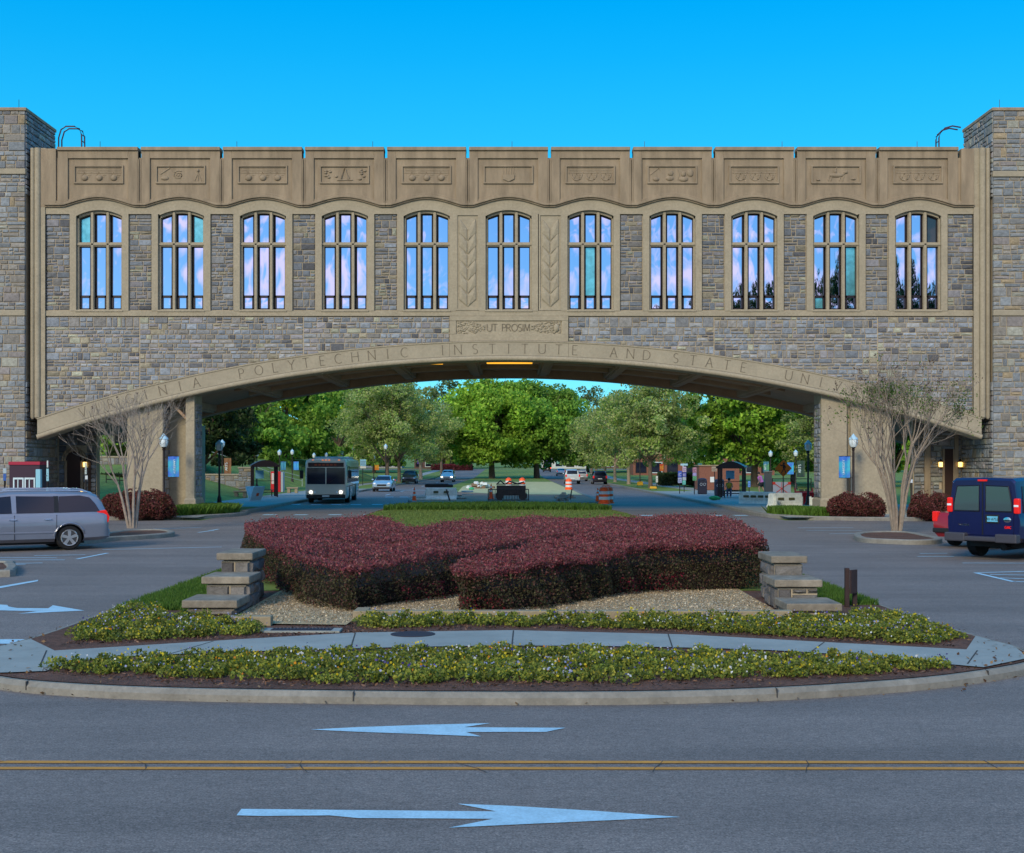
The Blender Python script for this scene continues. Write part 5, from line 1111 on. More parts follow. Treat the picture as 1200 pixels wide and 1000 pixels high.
# ---- dark blue passenger van at the right
def big_van(label, loc, head):
    T = thing('passenger_van', label, 'van', loc, head); P = paint('paint_navy', (.010, .014, .075), .3); P2 = paint('paint_navy_dark', (.010, .013, .045), .3)
    L = 5.7; st = [(-2.85,.50,1.12,2.02,.96,1.0,.86),(-2.80,.46,1.13,2.08,.99,1.0,.88),(-2.4,.44,1.13,2.10,1.0,1.01,.89),(1.0,.44,1.13,2.10,1.0,1.01,.89),(1.3,.44,1.13,2.02,1.0,1.01,.89),(1.75,.44,1.12,1.5,.99,1.0,.88),(1.95,.44,1.1,1.24,.98,.99,.88),(2.6,.46,.98,1.1,.94,.96,.84),(2.85,.5,.8,.9,.86,.9,.76)]
    body_loft(st, [(-1.65, .39), (1.78, .39)], P, T)
    wy = lambda z: 1.0+(.89-1.0)*(z-1.13)/(1.98-1.13)-.0
    side_glass(T, [[(-2.62,1.2),(-1.72,1.2),(-1.72,1.88),(-2.58,1.86)],[(-1.6,1.2),(-.55,1.2),(-.55,1.88),(-1.6,1.88)],[(-.45,1.2),(.5,1.2),(.5,1.88),(-.45,1.88)],[(.62,1.2),(1.55,1.2),(1.15,1.84),(.62,1.86)]], wy)
    quadpanel(T, 'windshield', CGLASS, [(1.78,.8,1.5),(1.78,-.8,1.5),(1.34,-.76,1.95),(1.34,.76,1.95)], .03)
    # rear doors with windows
    for s, nm in ((-1, 'r'), (1, 'l')):
        quadpanel(T, 'rear_door', P, [(-2.862, s*.02, .62), (-2.862, s*.84, .62), (-2.866, s*.84, 1.3), (-2.858, s*.74, 1.93), (-2.858, s*.02, 1.95)], .010)
        g = quadpanel(T, 'rear_window', mat('van_rear_glass', (.10, .17, .19), .04, metal=.55) , [(-2.874, s*.10, 1.24), (-2.874, s*.79, 1.24), (-2.874, s*.79, 1.42), (-2.87, s*.70, 1.84), (-2.87, s*.10, 1.86)], .010)
        b = MB(); b.tube([(-2.884, s*.09, 1.22), (-2.884, s*.81, 1.22), (-2.884, s*.81, 1.42), (-2.88, s*.715, 1.86), (-2.88, s*.09, 1.88), (-2.884, s*.09, 1.22)], .012, 5, cap=False); b.build('window_seal', BLACK, T)
        b = MB(); b.box(-2.90, -2.78, s*.93-.075, s*.93+.075, 1.18, 1.56); tl = b.build('taillight', REDL, T, bevel=.03)
        b = MB(); b.box(-2.906, -2.89, s*.93-.06, s*.93+.06, 1.35, 1.40); b.build('reverse_lens', HEADL, tl)
        b = MB(); b.box(1.2, 1.35, s*1.05-.02, s*1.05+.2*s*s*s-.0, 1.2, 1.5) if s > 0 else b.box(1.2, 1.35, -1.25, -1.03, 1.2, 1.5); b.build('mirror', BLACK, T, bevel=.03)
        b = MB(); b.ball((2.78, s*.74, .85), (.1, .16, .12), 8, 6); b.build('headlight', HEADL, T, smooth=60)
    b = MB(); b.box(-2.875, -2.86, -.012, .012, .62, 1.95); b.build('door_gap', BLACK, T)
    b = MB(); b.box(-2.90, -2.84, -.12, .12, 1.985, 2.03); b.build('brake_light', REDL, T)
    b = MB(); b.box(-2.889, -2.87, -.46, -.08, .92, 1.14); pl = b.build('plate_recess', BLACK, T, bevel=.01)
    b = MB(); b.box(-2.90, -2.88, -.43, -.14, .96, 1.10); b.build('licence_plate', mat('plate_blue', (.12, .42, .60), .5), T)
    F_ = Matrix.Rotation(R(-90), 4, 'Z')
    b = MB(); word(b, '40-6752', .285, -2.901, 1.0, .06, .011, .004, spacing=.25, face=F_); b.build('plate_characters', BLACK, pl)
    b = MB(); word(b, 'SAVANA', -.52, -2.874, .84, .05, .011, .005, spacing=.35, face=F_); b.build('model_lettering', CHROME, T)
    b = MB(); word(b, 'GMC', .70, -2.874, .80, .06, .018, .005, spacing=.25, face=F_); b.build('maker_lettering', REDL, T)
    b = MB(); b.ball((-2.875, -.68, 1.02), (.01, .11, .07), 10, 6); b.build('sticker', CHROME, T)
    # step bumper
    b = MB(); b.box(-3.02, -2.78, -.98, .98, .46, .58); b.box(-3.03, -2.8, -1.0, -.42, .44, .66); b.box(-3.03, -2.8, .42, 1.0, .44, .66); b.build('rear_bumper', mat('bumper_grey', (.05, .05, .065), .5), T, bevel=.03)
    b = MB(); b.box(-2.2, 2.4, -.75, .75, .28, .5); b.tube([(-2.4, -.3, .3), (-1.4, -.3, .32)], .09, 8); b.build('underbody', BLACK, T)
    for x in (-1.65, 1.78):
        for y in (-.97, .97): wheel(T, x, y, .385, w=.26)
    b = MB(); [b.box(-.52+k*1.07, -.51+k*1.07, s*.995-.006, s*.995+.018, .5, 1.95) for k in range(2) for s in (-1, 1)]; b.build('door_gaps', BLACK, T)
    return T
VH = R(90-50)
cx_, cy_ = 11.15, 33.6
v_ = big_van('dark blue passenger van parked at the right edge, seen from behind', (cx_+2.85*math.cos(VH)+.85, cy_+2.85*math.sin(VH)+.1, 0), VH)
rc = simple_car('small red car mostly hidden behind the dark blue van', (14.75, 39.7, 0), R(38), (.34, .012, .02), 'sedan', name='red_car')
# ---- city bus
def city_bus():
    T = thing('city_bus', 'grey city bus with lit headlights and orange roof lamps at the left stop', 'bus', (-11.85, 88.0, 0), R(-87)); T.scale = (1, 1, .94)
    P = paint('paint_bus', (.60, .57, .50), .05); P3 = paint('paint_bus_roof', (.25, .36, .42), .2); L = 6.0; Wd = 1.28
    b = MB(); vs = []
    for x, f in ((-L, .97), (-L+.12, 1), (L-.25, 1), (L-.06, .985), (L, .95)):
        w = Wd*f; ring = [(0, .34), (w*.96, .34), (w, .5), (w, 2.7), (w-.05, 2.86), (w-.28, 2.96), (0, 3.0)]
        if x == L: ring = [(0, .42), (w*.94, .42), (w, .56), (w, 2.62), (w-.06, 2.76), (w-.3, 2.86), (0, 2.9)]
        rg = ring+[(-y, z) for y, z in ring[-2:0:-1]]; vs += [(x, y, z) for y, z in rg]
    n = 12; fs = [tuple(range(n))[::-1], tuple(range(4*n, 5*n))]+[(i*n+k, i*n+(k+1) % n, (i+1)*n+(k+1) % n, (i+1)*n+k) for i in range(4) for k in range(n)]
    b.add(vs, fs); b.build('body', P, T, smooth=25)
    b = MB(); b.box(-5.2, -1.0, -.95, .95, 2.97, 3.14); b.box(1.2, 4.2, -.85, .85, 2.97, 3.1); b.build('roof_unit', P3, T, bevel=.05)
    b = MB(); b.box(L-.02, L+.03, -1.16, 1.16, 1.28, 2.36); b.build('windshield', CGLASS, T, bevel=.04)
    b = MB(); b.box(L+.01, L+.045, -.03, .03, 1.28, 2.36); b.build('windshield_divider', P, T)
    b = MB(); b.box(L-.05, L+.03, -1.1, 1.1, 2.42, 2.70); ds = b.build('destination_sign', mat('sign_dark', (.03, .008, .012), .3), T, bevel=.02)
    b = MB(); [b.box(L+.031, L+.034, -.7+k*.24, -.7+k*.24+.15, 2.5, 2.62) for k in range(6)]; b.build('sign_segments', mat('led_dim', (.12, .03, .02), .5, emit=(.6, .12, .03), estr=.04), ds)
    for y in (-.8, -.2, 0, .2, .8): q = MB(); q.box(L-.12, L-.0, y-.06, y+.06, 2.84, 2.9); q.build('marker_lamp', AMBER, T)
    for s in (-1, 1):
        q = MB(); q.tube([(L-.05, s*.92, .76), (L+.03, s*.92, .76)], .09, 12); q.build('headlight', mat('bus_headlamp', (1, 1, .9), .3, emit=(1, .96, .8), estr=5), T)
        q = MB(); q.tube([(L-.05, s*.68, .76), (L+.02, s*.68, .76)], .07, 12); q.build('headlight', HEADL, T)
        q = MB(); q.tube([(L-.1, s*1.25, 2.5), (L+.25, s*1.45, 2.45), (L+.28, s*1.48, 2.1)], .025, 6); q.box(L+.15, L+.28, s*1.48-.11, s*1.48+.11, 1.65, 2.2); q.build('mirror', BLACK, T, bevel=.02)
        for k in range(8):
            x1 = L-.55-k*1.36
            if s < 0 and k in (0, 4): q = MB(); q.box(x1-1.1, x1, s*Wd-.02, s*Wd+.02, .45, 2.45); q.build('door', CGLASS, T, bevel=.02); continue
            q = MB(); q.box(x1-1.26, x1, s*Wd-.02, s*Wd+.02, 1.35, 2.42); q.build('side_window', CGLASS, T, bevel=.03)
        for x in (L-2.6, -L+3.4):
            q = MB(); q.tube([(x, s*1.1, .52), (x, s*(Wd+.012), .52)], .62, 24); q.build('wheel_opening', BLACK, T); wheel(T, x, s*(Wd+.03), .50, .3, 8)
        q = MB(); q.box(-L+.2, L-.3, s*Wd-.015, s*Wd+.015, 1.10, 1.16); q.build('stripe', mat('bus_stripe', (.3, .1, .05), .5), T)
        q = MB(); q.box(-L+1.6, -L+3.0, s*Wd-.012, s*Wd+.018, .75, 1.2); q.build('side_panel', mat('bus_ad', (.25, .42, .45), .5), T)
    b = MB(); b.box(L-.1, L+.13, -1.2, 1.2, .34, .60); b.build('bumper', BLACK, T, bevel=.04)
    b = MB(); b.box(L+.13, L+.145, -.22, .22, .44, .56); b.build('licence_plate', MATS['plate_white'], T)
    b = MB(); b.tube([(L+.05, -.1, 1.3), (L+.06, -.7, 1.75)], .014, 5); b.tube([(L+.05, .1, 1.3), (L+.06, .7, 1.75)], .014, 5); b.build('wipers', BLACK, T)
    return T
city_bus()
# ================================================================ street furniture
LPOST = mat('lamp_post_paint', (.018, .012, .012), .45); LGL = mat('lamp_globe', (.62, .70, .74), .25, spec=.6); LTOP = mat('lamp_top', (.35, .55, .70), .35)
def lamp(label, X, Y, h=3.74, z=.1, group='post lamps lining the road'):
    T = thing('street_lamp', label, 'street lamp', (X, Y, z), group=group); k = 1
    b = MB(); b.lathe([(.20, 0), (.20, .08), (.14, .16), (.12, .45), (.085, .55), (.06, .62), (.055, h-.78), (.09, h-.74), (.055, h-.70), (.12, h-.62)], 12); b.build('post', LPOST, T, smooth=40)
    b = MB(); b.lathe([(.12, h-.62), (.19, h-.5), (.21, h-.36), (.19, h-.26)], 14); b.build('globe', LGL, T, smooth=50)
    b = MB(); b.lathe([(.22, h-.27), (.20, h-.20), (.11, h-.13), (.07, h-.06), (.03, h-.03), (.025, h)], 14); b.build('cap', LTOP, T, smooth=40)
    b = MB(); [b.tube([(.215*math.cos(R(a)), .215*math.sin(R(a)), h-.27), (.20*math.cos(R(a)), .20*math.sin(R(a)), h-.5)], .008, 4) for a in range(0, 360, 60)]; b.build('cage', LPOST, T)
    return T
def banner(label, X, Y, z0, w, h, c1, c2, text=None, up=True, post=0, tcol=None):
    T = thing('lamp_banner', label, 'banner', (X, Y-.02, z0)); nm = 'banner_%02d%02d%02d' % tuple(int(x*99) for x in c1)
    if nm in MATS: m = MATS[nm]
    else:
        m = bpy.data.materials.new(nm); m.use_nodes = True; n = m.node_tree.nodes; l = m.node_tree.links; tc = n.new('ShaderNodeTexCoord'); nz = n.new('ShaderNodeTexNoise'); nz.inputs['Scale'].default_value = 1.6; l.new(tc.outputs['Object'], nz.inputs['Vector'])
        cr = n.new('ShaderNodeValToRGB'); cr.color_ramp.elements[0].color = (*c1, 1); cr.color_ramp.elements[1].color = (*c2, 1); cr.color_ramp.elements[0].position = .38; cr.color_ramp.elements[1].position = .62
        l.new(nz.outputs['Fac'], cr.inputs[0]); l.new(cr.outputs[0], n['Principled BSDF'].inputs['Base Color']); MATS[nm] = m
    b = MB(); n_ = 8
    for i in range(n_+1): pass
    vs = [(-w/2+w*i/n_, .012*math.sin(i*1.3), z) for z in (0, h) for i in range(n_+1)]+[(-w/2+w*i/n_, .012*math.sin(i*1.3)+.008, z) for z in (0, h) for i in range(n_+1)]
    k = n_+1; fs = [(i, i+1, k+i+1, k+i) for i in range(n_)]+[(2*k+i, 2*k+i+1, 3*k+i+1, 3*k+i) for i in range(n_)]
    b.add(vs, fs); b.build('cloth', m, T)
    b = MB(); [b.tube([(-w/2, 0, z), (w/2+(post if post > 0 else 0), 0, z)] if post >= 0 else [(-w/2+post, 0, z), (w/2, 0, z)], .014, 6) for z in (-.01, h+.01)]; b.build('bracket', LPOST, T)
    if text:
        b = MB(); hh = min(w*.34, h*.8/(len(text)*.85)); word(b, text, .0 if not up else .0, -.03, h/2, hh, hh*.16, .006, rot=R(90 if up else -90), spacing=.2)
        b.build('lettering', mat('banner_white', tcol or (.6, .75, .8), .6), T)
    return T
# left row: (X, Y, label)
def LP(px, Y): return (px-600)*Y/F
for px, Y, lab in ((257, 74.4, 'nearest tall post lamp on the left just past the bridge pier'), (260.5, 107, 'second left post lamp, partly behind the first, holding a brown banner'), (301, 122, 'left post lamp standing behind the left bus shelter'), (327.5, 138, 'left post lamp just right of the bus shelter'), (342.5, 148, 'left post lamp with a blue banner just left of the bus'),
                   (368, 160, 'post lamp rising behind the front of the bus'), (382.5, 173, 'post lamp rising behind the middle of the bus'), (401, 198, 'post lamp rising behind the rear of the bus'), (414, 230, 'farthest post lamp above the end of the bus')):
    lamp(lab, LP(px, Y), Y, z=lz(LP(px, Y), Y)+.02)
lamp('post lamp before the left bridge pier holding a university banner', LP(192, 60.5), 60.5)
lamp('post lamp with an orange banner right of the bus', LP(438, 190), 190)
lamp('tall post lamp under the grey green tree above the silver sedan', LP(452, 150), 150, 4.7)
for px, Y, lab in ((947, 76, 'nearest tall post lamp on the right before the red barrier'), (932.5, 124, 'right post lamp with a blue and a dark green banner'), (903, 130, 'right post lamp with a green blue banner left of the orange sign'), (825, 178, 'right post lamp with a green banner behind the bins'), (778, 205, 'distant right post lamp with an orange banner'), (1000, 61, 'post lamp before the right bridge pier holding a university banner')):
    lamp(lab, LP(px, Y), Y, group='post lamps lining the road')
lamp('tall distant post lamp in the right tree row', LP(750, 150), 150, 4.6)
BL1, BL2 = (.02,.12,.55), (.02,.42,.50)
def ban(px0, px1, py0, py1, Y, lab, c1, c2, text, up, side, tcol=None):
    s = Y/F; w = (px1-px0)*s; h = (py1-py0)*s; banner(lab, ((px0+px1)/2-600)*s, Y, H+(HY-py1)*s, w, h, c1, c2, text, up, post=(.12 if side == 'r' else -.12), tcol=tcol)
ban(197, 210, 535, 559, 60.5, 'blue and teal banner reading UNIVERSITY before the left pier', BL1, BL2, 'UNIVERSITY', False, 'l')
ban(983, 996, 535, 560, 61, 'blue and teal banner reading UNIVERSITY before the right pier', (.03,.14,.56), (.02,.44,.52), 'UNIVERSITY', True, 'r')
ban(262.5, 271, 537, 557, 107, 'brown orange banner on the second left post lamp', (.14,.05,.02), (.20,.10,.03), 'ARTS', True, 'l', (.3, .2, .1))
ban(329, 335, 541, 551, 138, 'blue banner on the post lamp right of the bus shelter', (.02,.14,.30), (.03,.30,.42), None, True, 'l')
ban(344, 350, 541, 551, 148, 'bright blue banner on the post lamp left of the bus', (.02,.18,.62), (.03,.35,.62), None, True, 'l')
ban(439, 444, 545, 551, 190, 'small orange and yellow banner right of the bus', (.7,.12,.01), (.7,.45,.02), None, True, 'l')
ban(922.5, 930, 542, 556, 124, 'blue banner half behind the orange pedestrian sign', (.04,.16,.60), (.02,.42,.60), None, True, 'r')
ban(934, 943, 540, 559, 124, 'dark green and navy banner reading ARTS', (.01,.03,.03), (.02,.06,.03), 'ARTS', True, 'l', (.2, .26, .25))
ban(894.5, 901, 541, 554, 130, 'green to blue banner left of the orange pedestrian sign', (.02,.14,.25), (.10,.30,.08), 'ARTS', True, 'r')
ban(817.5, 822.5, 543, 553, 178, 'small green and blue banner above the dark bins', (.02,.14,.25), (.06,.32,.08), None, True, 'r')
ban(773, 777.5, 544, 552, 205, 'small orange red banner far down the right row', (.6,.06,.02), (.6,.32,.03), None, True, 'r')
# bus shelters
def shelter(label, X, Y, w, d, h, rz, glassx=True):
    T = thing('bus_shelter', label, 'bus shelter', (X, Y, .1), rz); FR = mat('shelter_frame', (.022, .012, .014), .45)
    for sx in (-1, 1):
        for sy in (0, .5, 1): b = MB(); b.box(sx*w/2-.05, sx*w/2+.05, d*sy-.05, d*sy+.05, 0, h-.35); b.build('post', FR, T)
    b = MB(); n = 8; pts = [(-w/2-.15+(w+.3)*i/n, h-.38+.38*math.sin(math.pi*i/n)) for i in range(n+1)]
    b.prism(pts+[(x, z-.06) for x, z in pts[::-1]], -.2, d+.2, 'y'); b.build('roof', mat('shelter_roof', (.10, .13, .15), .3, spec=.6), T)
    b = MB(); b.prism(pts+[(w/2+.15, h-.5), (-w/2-.15, h-.5)], -.22, -.16, 'y'); b.build('fascia', FR, T)
    b = MB(); b.box(-w/2+.06, w/2-.06, d-.02, d+.02, .25, .32); b.box(-w/2+.06, w/2-.06, d-.02, d+.02, 1.1, 1.14); b.build('rails', FR, T)
    b = MB(); b.box(-w/2+.1, w/2-.1, d-.5, d-.12, .42, .48); b.box(-w/2+.2, -w/2+.26, d-.45, d-.15, 0, .42); b.box(w/2-.26, w/2-.2, d-.45, d-.15, 0, .42); b.build('bench', FR, T)
    b = MB(); b.box(-w/2+.3, -w/2+.9, d-.05, d-.03, 1.3, 1.9); b.build('notice', mat('notice_blue', (.15, .38, .55), .5), T)
    return T
shelter('dark bus shelter with curved roof on the left pavement', LP(311, 95), 95, 1.7, 2.9, 2.65, R(14))
shelter('dark bus shelter with curved roof on the right pavement', LP(856, 91), 91, 1.65, 2.6, 2.55, R(-14))
# vending machine / red kiosk
t = thing('red_machine', 'red and white vending machine right of the left bus shelter', 'vending machine', (LP(324, 112), 112, .1)); b = MB(); b.box(-.42, .42, -.4, .4, 0, 1.75); b.build('cabinet', mat('machine_red', (.45, .012, .02), .4), t, bevel=.04); b = MB(); b.box(-.34, .1, -.42, -.39, .7, 1.6); b.build('front_panel', mat('machine_white', (.5, .45, .45), .4), t); b = MB(); b.box(.42, .62, -.35, .4, 0, 1.68); b.build('side_cabinet', mat('machine_grey', (.3, .36, .4), .4), t, bevel=.03)
# benches / stone seat
for px, Y, lab in ((282, 93, 'short stone bench on the left pavement before the bus shelter'), (343, 108, 'stone bench on the left pavement beside the bus')):
    t = thing('stone_bench', lab, 'bench', (LP(px, Y), Y, .1)); b = MB(); b.box(-.48, .48, -.22, .22, .36, .48); b.build('seat', EDGE, t, bevel=.03); 
    for s in (-.3, .3): b = MB(); b.box(s-.12, s+.12, -.18, .18, 0, .36); b.build('support', EDGE, t, bevel=.02)
# folding barricade with slanted white boards
WHITE = mat('white_plastic', (.55, .62, .64), .5, var=.06, vscale=3); SAFE_O = mat('safety_orange', (.88, .10, .012), .5); WREF = mat('reflective_white', (.6, .64, .66), .4); CHW = mat('barrier_white', (.74, .78, .74), .7, var=.16, vscale=4, var2=.1, v2scale=1)
t = thing('barricade', 'leaning white a-frame barricade with a red mark on the left pavement', 'barricade', (LP(299, 84), 84, .1), R(62))
for s in (-1, 1):
    b = MB(); b.M = Matrix.Rotation(R(20*s), 4, 'X'); b.box(-.55, .55, -.02, .02, .05, 1.0); b.build('board', WHITE, t, bevel=.01)
b = MB(); b.M = Matrix.Rotation(R(20), 4, 'X'); b.box(-.1, .15, -.03, -.021, .35, .55); b.build('mark', SAFE_O, t)
# stone retaining walls and pillar
def wall_run(label, name, x0, x1, y, z0, z1, cat='wall'):
    t = thing(name, label, cat, ((x0+x1)/2, y, z0)); w = (x1-x0)/2; b = MB(); b.box(-w+.02, w-.02, .06, .5, -.6, z1-z0-.12); b.build('core', MORTAR, t)
    b = MB(); ashlar(b, -w, w, -.3, z1-z0-.12, .05, PALT, sc=1.1); b.build('stone_face', STONE, t); b = MB(); b.box(-w-.05, w+.05, -.04, .58, z1-z0-.12, z1-z0); b.build('coping', LIMEG, t, bevel=.02)
wall_run('low stone retaining wall on the lawn right of the left pier', 'retaining_wall', LP(230, 101), LP(283, 101), 101, .55, 1.72)
wall_run('square stone pillar at the end of the low retaining wall', 'stone_pillar', LP(281, 100), LP(298, 100), 99.5, .45, 2.25, 'pillar')
wall_run('stone retaining wall on the slope seen under the left end of the arch', 'retaining_wall', -31.5, -26.6, 97, 1.9, 3.05)
# railings on the slope
def railing(label, pts, h, m, dp=2.2):
    t = thing('railing', label, 'railing', (*pts[0][:2], pts[0][2])); o = Vector(pts[0]); P = [Vector(p)-o for p in pts]
    for q in (h, h*.55): b = MB(); b.tube([(p.x, p.y, p.z+q) for p in P], .03, 6); b.build('rail', m, t)
    for a, c in zip(P[:-1], P[1:]):
        n = max(1, int((c-a).length/dp))
        for i in range(n+1): p = a.lerp(c, i/n); b = MB(); b.tube([(p.x, p.y, p.z-.2), (p.x, p.y, p.z+h)], .03, 6); b.build('post', m, t)
railing('long pale handrail running down the slope behind the bus shelter', [(-31.5, 138, lz(-31.5, 138)), (-28.5, 140, lz(-28.5, 140)), (-26, 142, lz(-26, 142)), (-23, 145, .1)], 1.0, mat('pale_rail', (.35, .42, .40), .5))
railing('short dark handrail on the lawn under the left end of the arch', [(-27.0, 88, .95), (-24.3, 88, .75)], .9, LPOST, .9)
t = thing('step', 'pale concrete step on the lawn under the left end of the arch', 'step', (-25.2, 87, .75)); b = MB(); b.box(-1.0, 1.0, -.4, .4, -.4, .12); b.box(-.6, 1.0, .4, 1.0, -.4, .26); b.build('tread', CONC, t)
# construction things in the far median
def barrel(label, X, Y, z=.12, s=1):
    t = thing('traffic_barrel', label, 'barrel', (X, Y, z), group='orange and white traffic barrels'); b = MB()
    b.lathe([(.33*s, 0), (.33*s, .08), (.28*s, .09), (.28*s, .24)], 16); b.lathe([(.27*s, .42), (.27*s, .56)], 16); b.lathe([(.26*s, .74), (.26*s, .82*1), (.22*s, .95), (.12*s, 1.0)], 16); b.build('body', SAFE_O, t, smooth=40)
    b = MB(); b.lathe([(.278*s, .24), (.273*s, .42)], 16); b.lathe([(.268*s, .56), (.262*s, .74)], 16); b.build('stripes', WREF, t, smooth=40)
    b = MB(); b.tube([(-.1, 0, .98), (-.08, 0, 1.06), (.08, 0, 1.06), (.1, 0, .98)], .02, 6); b.build('handle', SAFE_O, t)
for px, pyb, lab in ((596, 572.5, 'left one of two striped barrels behind the steel grate'), (612, 572.5, 'right one of two striped barrels behind the steel grate'), (666.5, 574, 'striped barrel standing alone at the right edge of the straw'), (708, 590.5, 'left one of the two near striped barrels at the right road edge'), (712.5, 590, 'right one of the two near striped barrels at the right road edge')):
    Y = D(pyb, .12); barrel(lab, (px-600)*Y/F, Y, s=1.15)
def cone(label, X, Y, h=.9, z=.0):
    t = thing('traffic_cone', label, 'traffic cone', (X, Y, z), group='orange traffic cones'); b = MB(); b.box(-.2, .2, -.2, .2, 0, .05); b.lathe([(.15, .05), (.105, h*.45)], 12); b.lathe([(.088, h*.58), (.07, h*.72)], 12); b.lathe([(.055, h*.82), (.025, h)], 12); b.build('body', SAFE_O, t, smooth=40)
    b = MB(); b.lathe([(.105, h*.45), (.088, h*.58)], 12); b.lathe([(.07, h*.72), (.055, h*.82)], 12); b.build('collar', WREF, t, smooth=40)
for px, pyb, h, lab in ((485.5, 589.5, .98, 'orange cone at the left corner of the far median'), (575.5, 586.5, 1.0, 'orange cone at the left end of the steel grate'), (700.5, 590, .85, 'leaning orange cone beside the near striped barrels')):
    Y = D(pyb); cone(lab, (px-600)*Y/F, Y, h, 0.0 if px < 500 else .12)
# concrete / plastic barriers
def jersey(label, X, Y, L, rz, m, h=.82, name='jersey_barrier', group=None, holes=2, z=.0):
    t = thing(name, label, 'barrier', (X, Y, z), rz, group); b = MB(); pr = [(-.29, 0), (.29, 0), (.29, .08), (.15, .3), (.10, h), (-.10, h), (-.15, .3), (-.29, .08)]
    b.prism(pr, -L/2, L/2, 'x'); b.build('body', m, t, bevel=.03)
    for k in range(holes):
        x = -L/2+L*(k+1)/(holes+1); q = MB(); q.box(x-.16, x+.16, -.22, -.125, .46, .60); q.build('fork_slot', mat('slot_dark', (.10, .10, .05), .9), t, bevel=.02)
    q = MB()
    for s in (-1, 1): q.box(s*L/2-.05, s*L/2+.05, -.07, .07, .2, .66)
    q.build('connector', m, t, bevel=.02); return t
jersey('grey white barrier with fork slots at the left of the far median', LP(517, 86.5), 86.5, 2.0, R(2), CHW, .8, z=.1)
t = thing('board_pile', 'stack of white bags and boards lying beside the barrier in the far median', 'boards', (LP(536, 88.5), 88.5, .1)); g = random.Random(3)
for k in range(9): b = MB(); b.M = Matrix.Rotation(g.uniform(-.5, .5), 4, 'Z'); x, y, z = g.uniform(-.7, .5), g.uniform(-.3, .3), .05+.06*k; b.box(x, x+g.uniform(.4, .8), y, y+.3, z, z+.05); b.build('board', WHITE if k % 3 else BARK, t, bevel=.01)
t = thing('board_stack', 'flat white boards lying left of the barrier in the far median', 'boards', (LP(493, 87.5), 87.5, .1)); b = MB(); b.box(-.7, .6, -.3, .3, .2, .3); b.build('board', WHITE, t); b = MB(); b.box(-.6, .5, -.25, .25, 0, .12); b.build('base', CHW, t)
t = thing('tarp_cover', 'dark tarred material lying on top of the grey barrier', 'cover', (LP(515, 87.2), 87.2, .82+.1)); b = MB(); b.box(-.95, .9, -.25, .3, .0, .2); b.build('cover', LPOST, t, bevel=.06); b = MB(); b.box(-.95, .6, -.28, .3, .2, .27); b.build('lid', mat('dull_grey', (.14, .14, .16), .6), t, bevel=.03)
STEEL = mat('rusty_steel', (.07, .05, .045), .6, var=.3, vscale=4)
t = thing('steel_barricade', 'dark steel grate barricade standing across the middle of the far median', 'barricade', (LP(596, 84.5), 84.5, .1))
b = MB(); b.tube([(-1.3, 0, 0), (-1.3, 0, .74)], .03, 6); b.tube([(1.28, 0, 0), (1.28, 0, .74)], .03, 6); b.tube([(-1.3, 0, .74), (1.28, 0, .74)], .03, 6); b.tube([(-1.3, 0, .06), (1.28, 0, .06)], .03, 6); b.build('frame', STEEL, t)
b = MB(); [b.box(-1.25+k*.1, -1.21+k*.1, -.015, .015, .06, .74) for k in range(26)]; b.build('bars', STEEL, t)
t = thing('machine_frame', 'dark steel machine frame lying behind the grate barricade', 'machine', (LP(599, 86), 86, .12)); b = MB(); b.box(-.95, .95, -.3, .3, .3, .95); b.build('block', STEEL, t, bevel=.04); b = MB(); b.tube([(-.95, -.2, 1.0), (-.7, -.2, 1.25), (-.4, -.1, 1.02), (-.1, -.2, 1.22), (.4, -.2, 1.05), (.85, -.2, 1.18)], .05, 6); b.box(-.9, .9, -.25, .2, 1.0, 1.06); b.build('pipes', STEEL, t)
for x in (-.75, .75): b = MB(); b.tube([(x, -.34, .28), (x, .34, .28)], .28, 14); b.build('roller', STEEL, t)
def rubble(label, X, Y, w, h, n, mats, name='rubble_pile', seed=1):
    t = thing(name, label, 'rubble', (X, Y, .1)); g = random.Random(seed)
    for k in range(n):
        u = g.uniform(-1, 1); b = MB(); b.M = Matrix.Translation((u*w/2, g.uniform(-.4, .4), g.uniform(0, h*(1-u*u)*.7))) @ Matrix.Rotation(g.uniform(0, 3), 4, 'Z') @ Matrix.Rotation(g.uniform(-.5, .5), 4, 'X'); s = g.uniform(.1, .26); b.taper(-s, s, -s*.8, s*.8, -.04, s*.9, s*.2, s*.2); b.build('block', mats[k % len(mats)], t, bevel=.015)
rubble('low pile of broken kerb stone at the right of the bare soil', LP(661, 91), 91, 1.3, .45, 16, [KERB, SOIL, MORTAR], seed=4)
rubble('small grey concrete pieces by the right end of the bare soil', LP(658, 84), 84, .7, .3, 7, [KERB, CONC], seed=5, name='concrete_pieces')
t = thing('stake', 'thin dark stake leaning in the soil of the far median', 'stake', (LP(668, 87), 87, .1)); b = MB(); b.tube([(0, 0, 0), (.12, 0, .7)], .04, 6); b.build('shaft', STEEL, t)
t = thing('stake', 'dark stake leaning against the grey barrier', 'stake', (LP(525, 84.3), 84.3, .1)); b = MB(); b.tube([(.12, 0, 0), (-.1, 0, .75)], .05, 6); b.build('shaft', STEEL, t)
rubble('pile of white sandbags and brown debris on the left of the straw', LP(562, 128), 128, 2.6, .8, 26, [WHITE, mat('bag_brown', (.2,.13,.08), .9), WHITE, mat('bag_blue', (.25,.42,.5), .6)], name='sandbag_pile', seed=6)
t = thing('green_bag', 'small green bag lying left of the white sandbags', 'bag', (LP(552.5, 121), 121, .12)); b = MB(); b.ball((0, 0, .1), (.25, .15, .14), 8, 6); b.build('sack', mat('bag_green', (.03, .35, .16), .6), t, smooth=60)
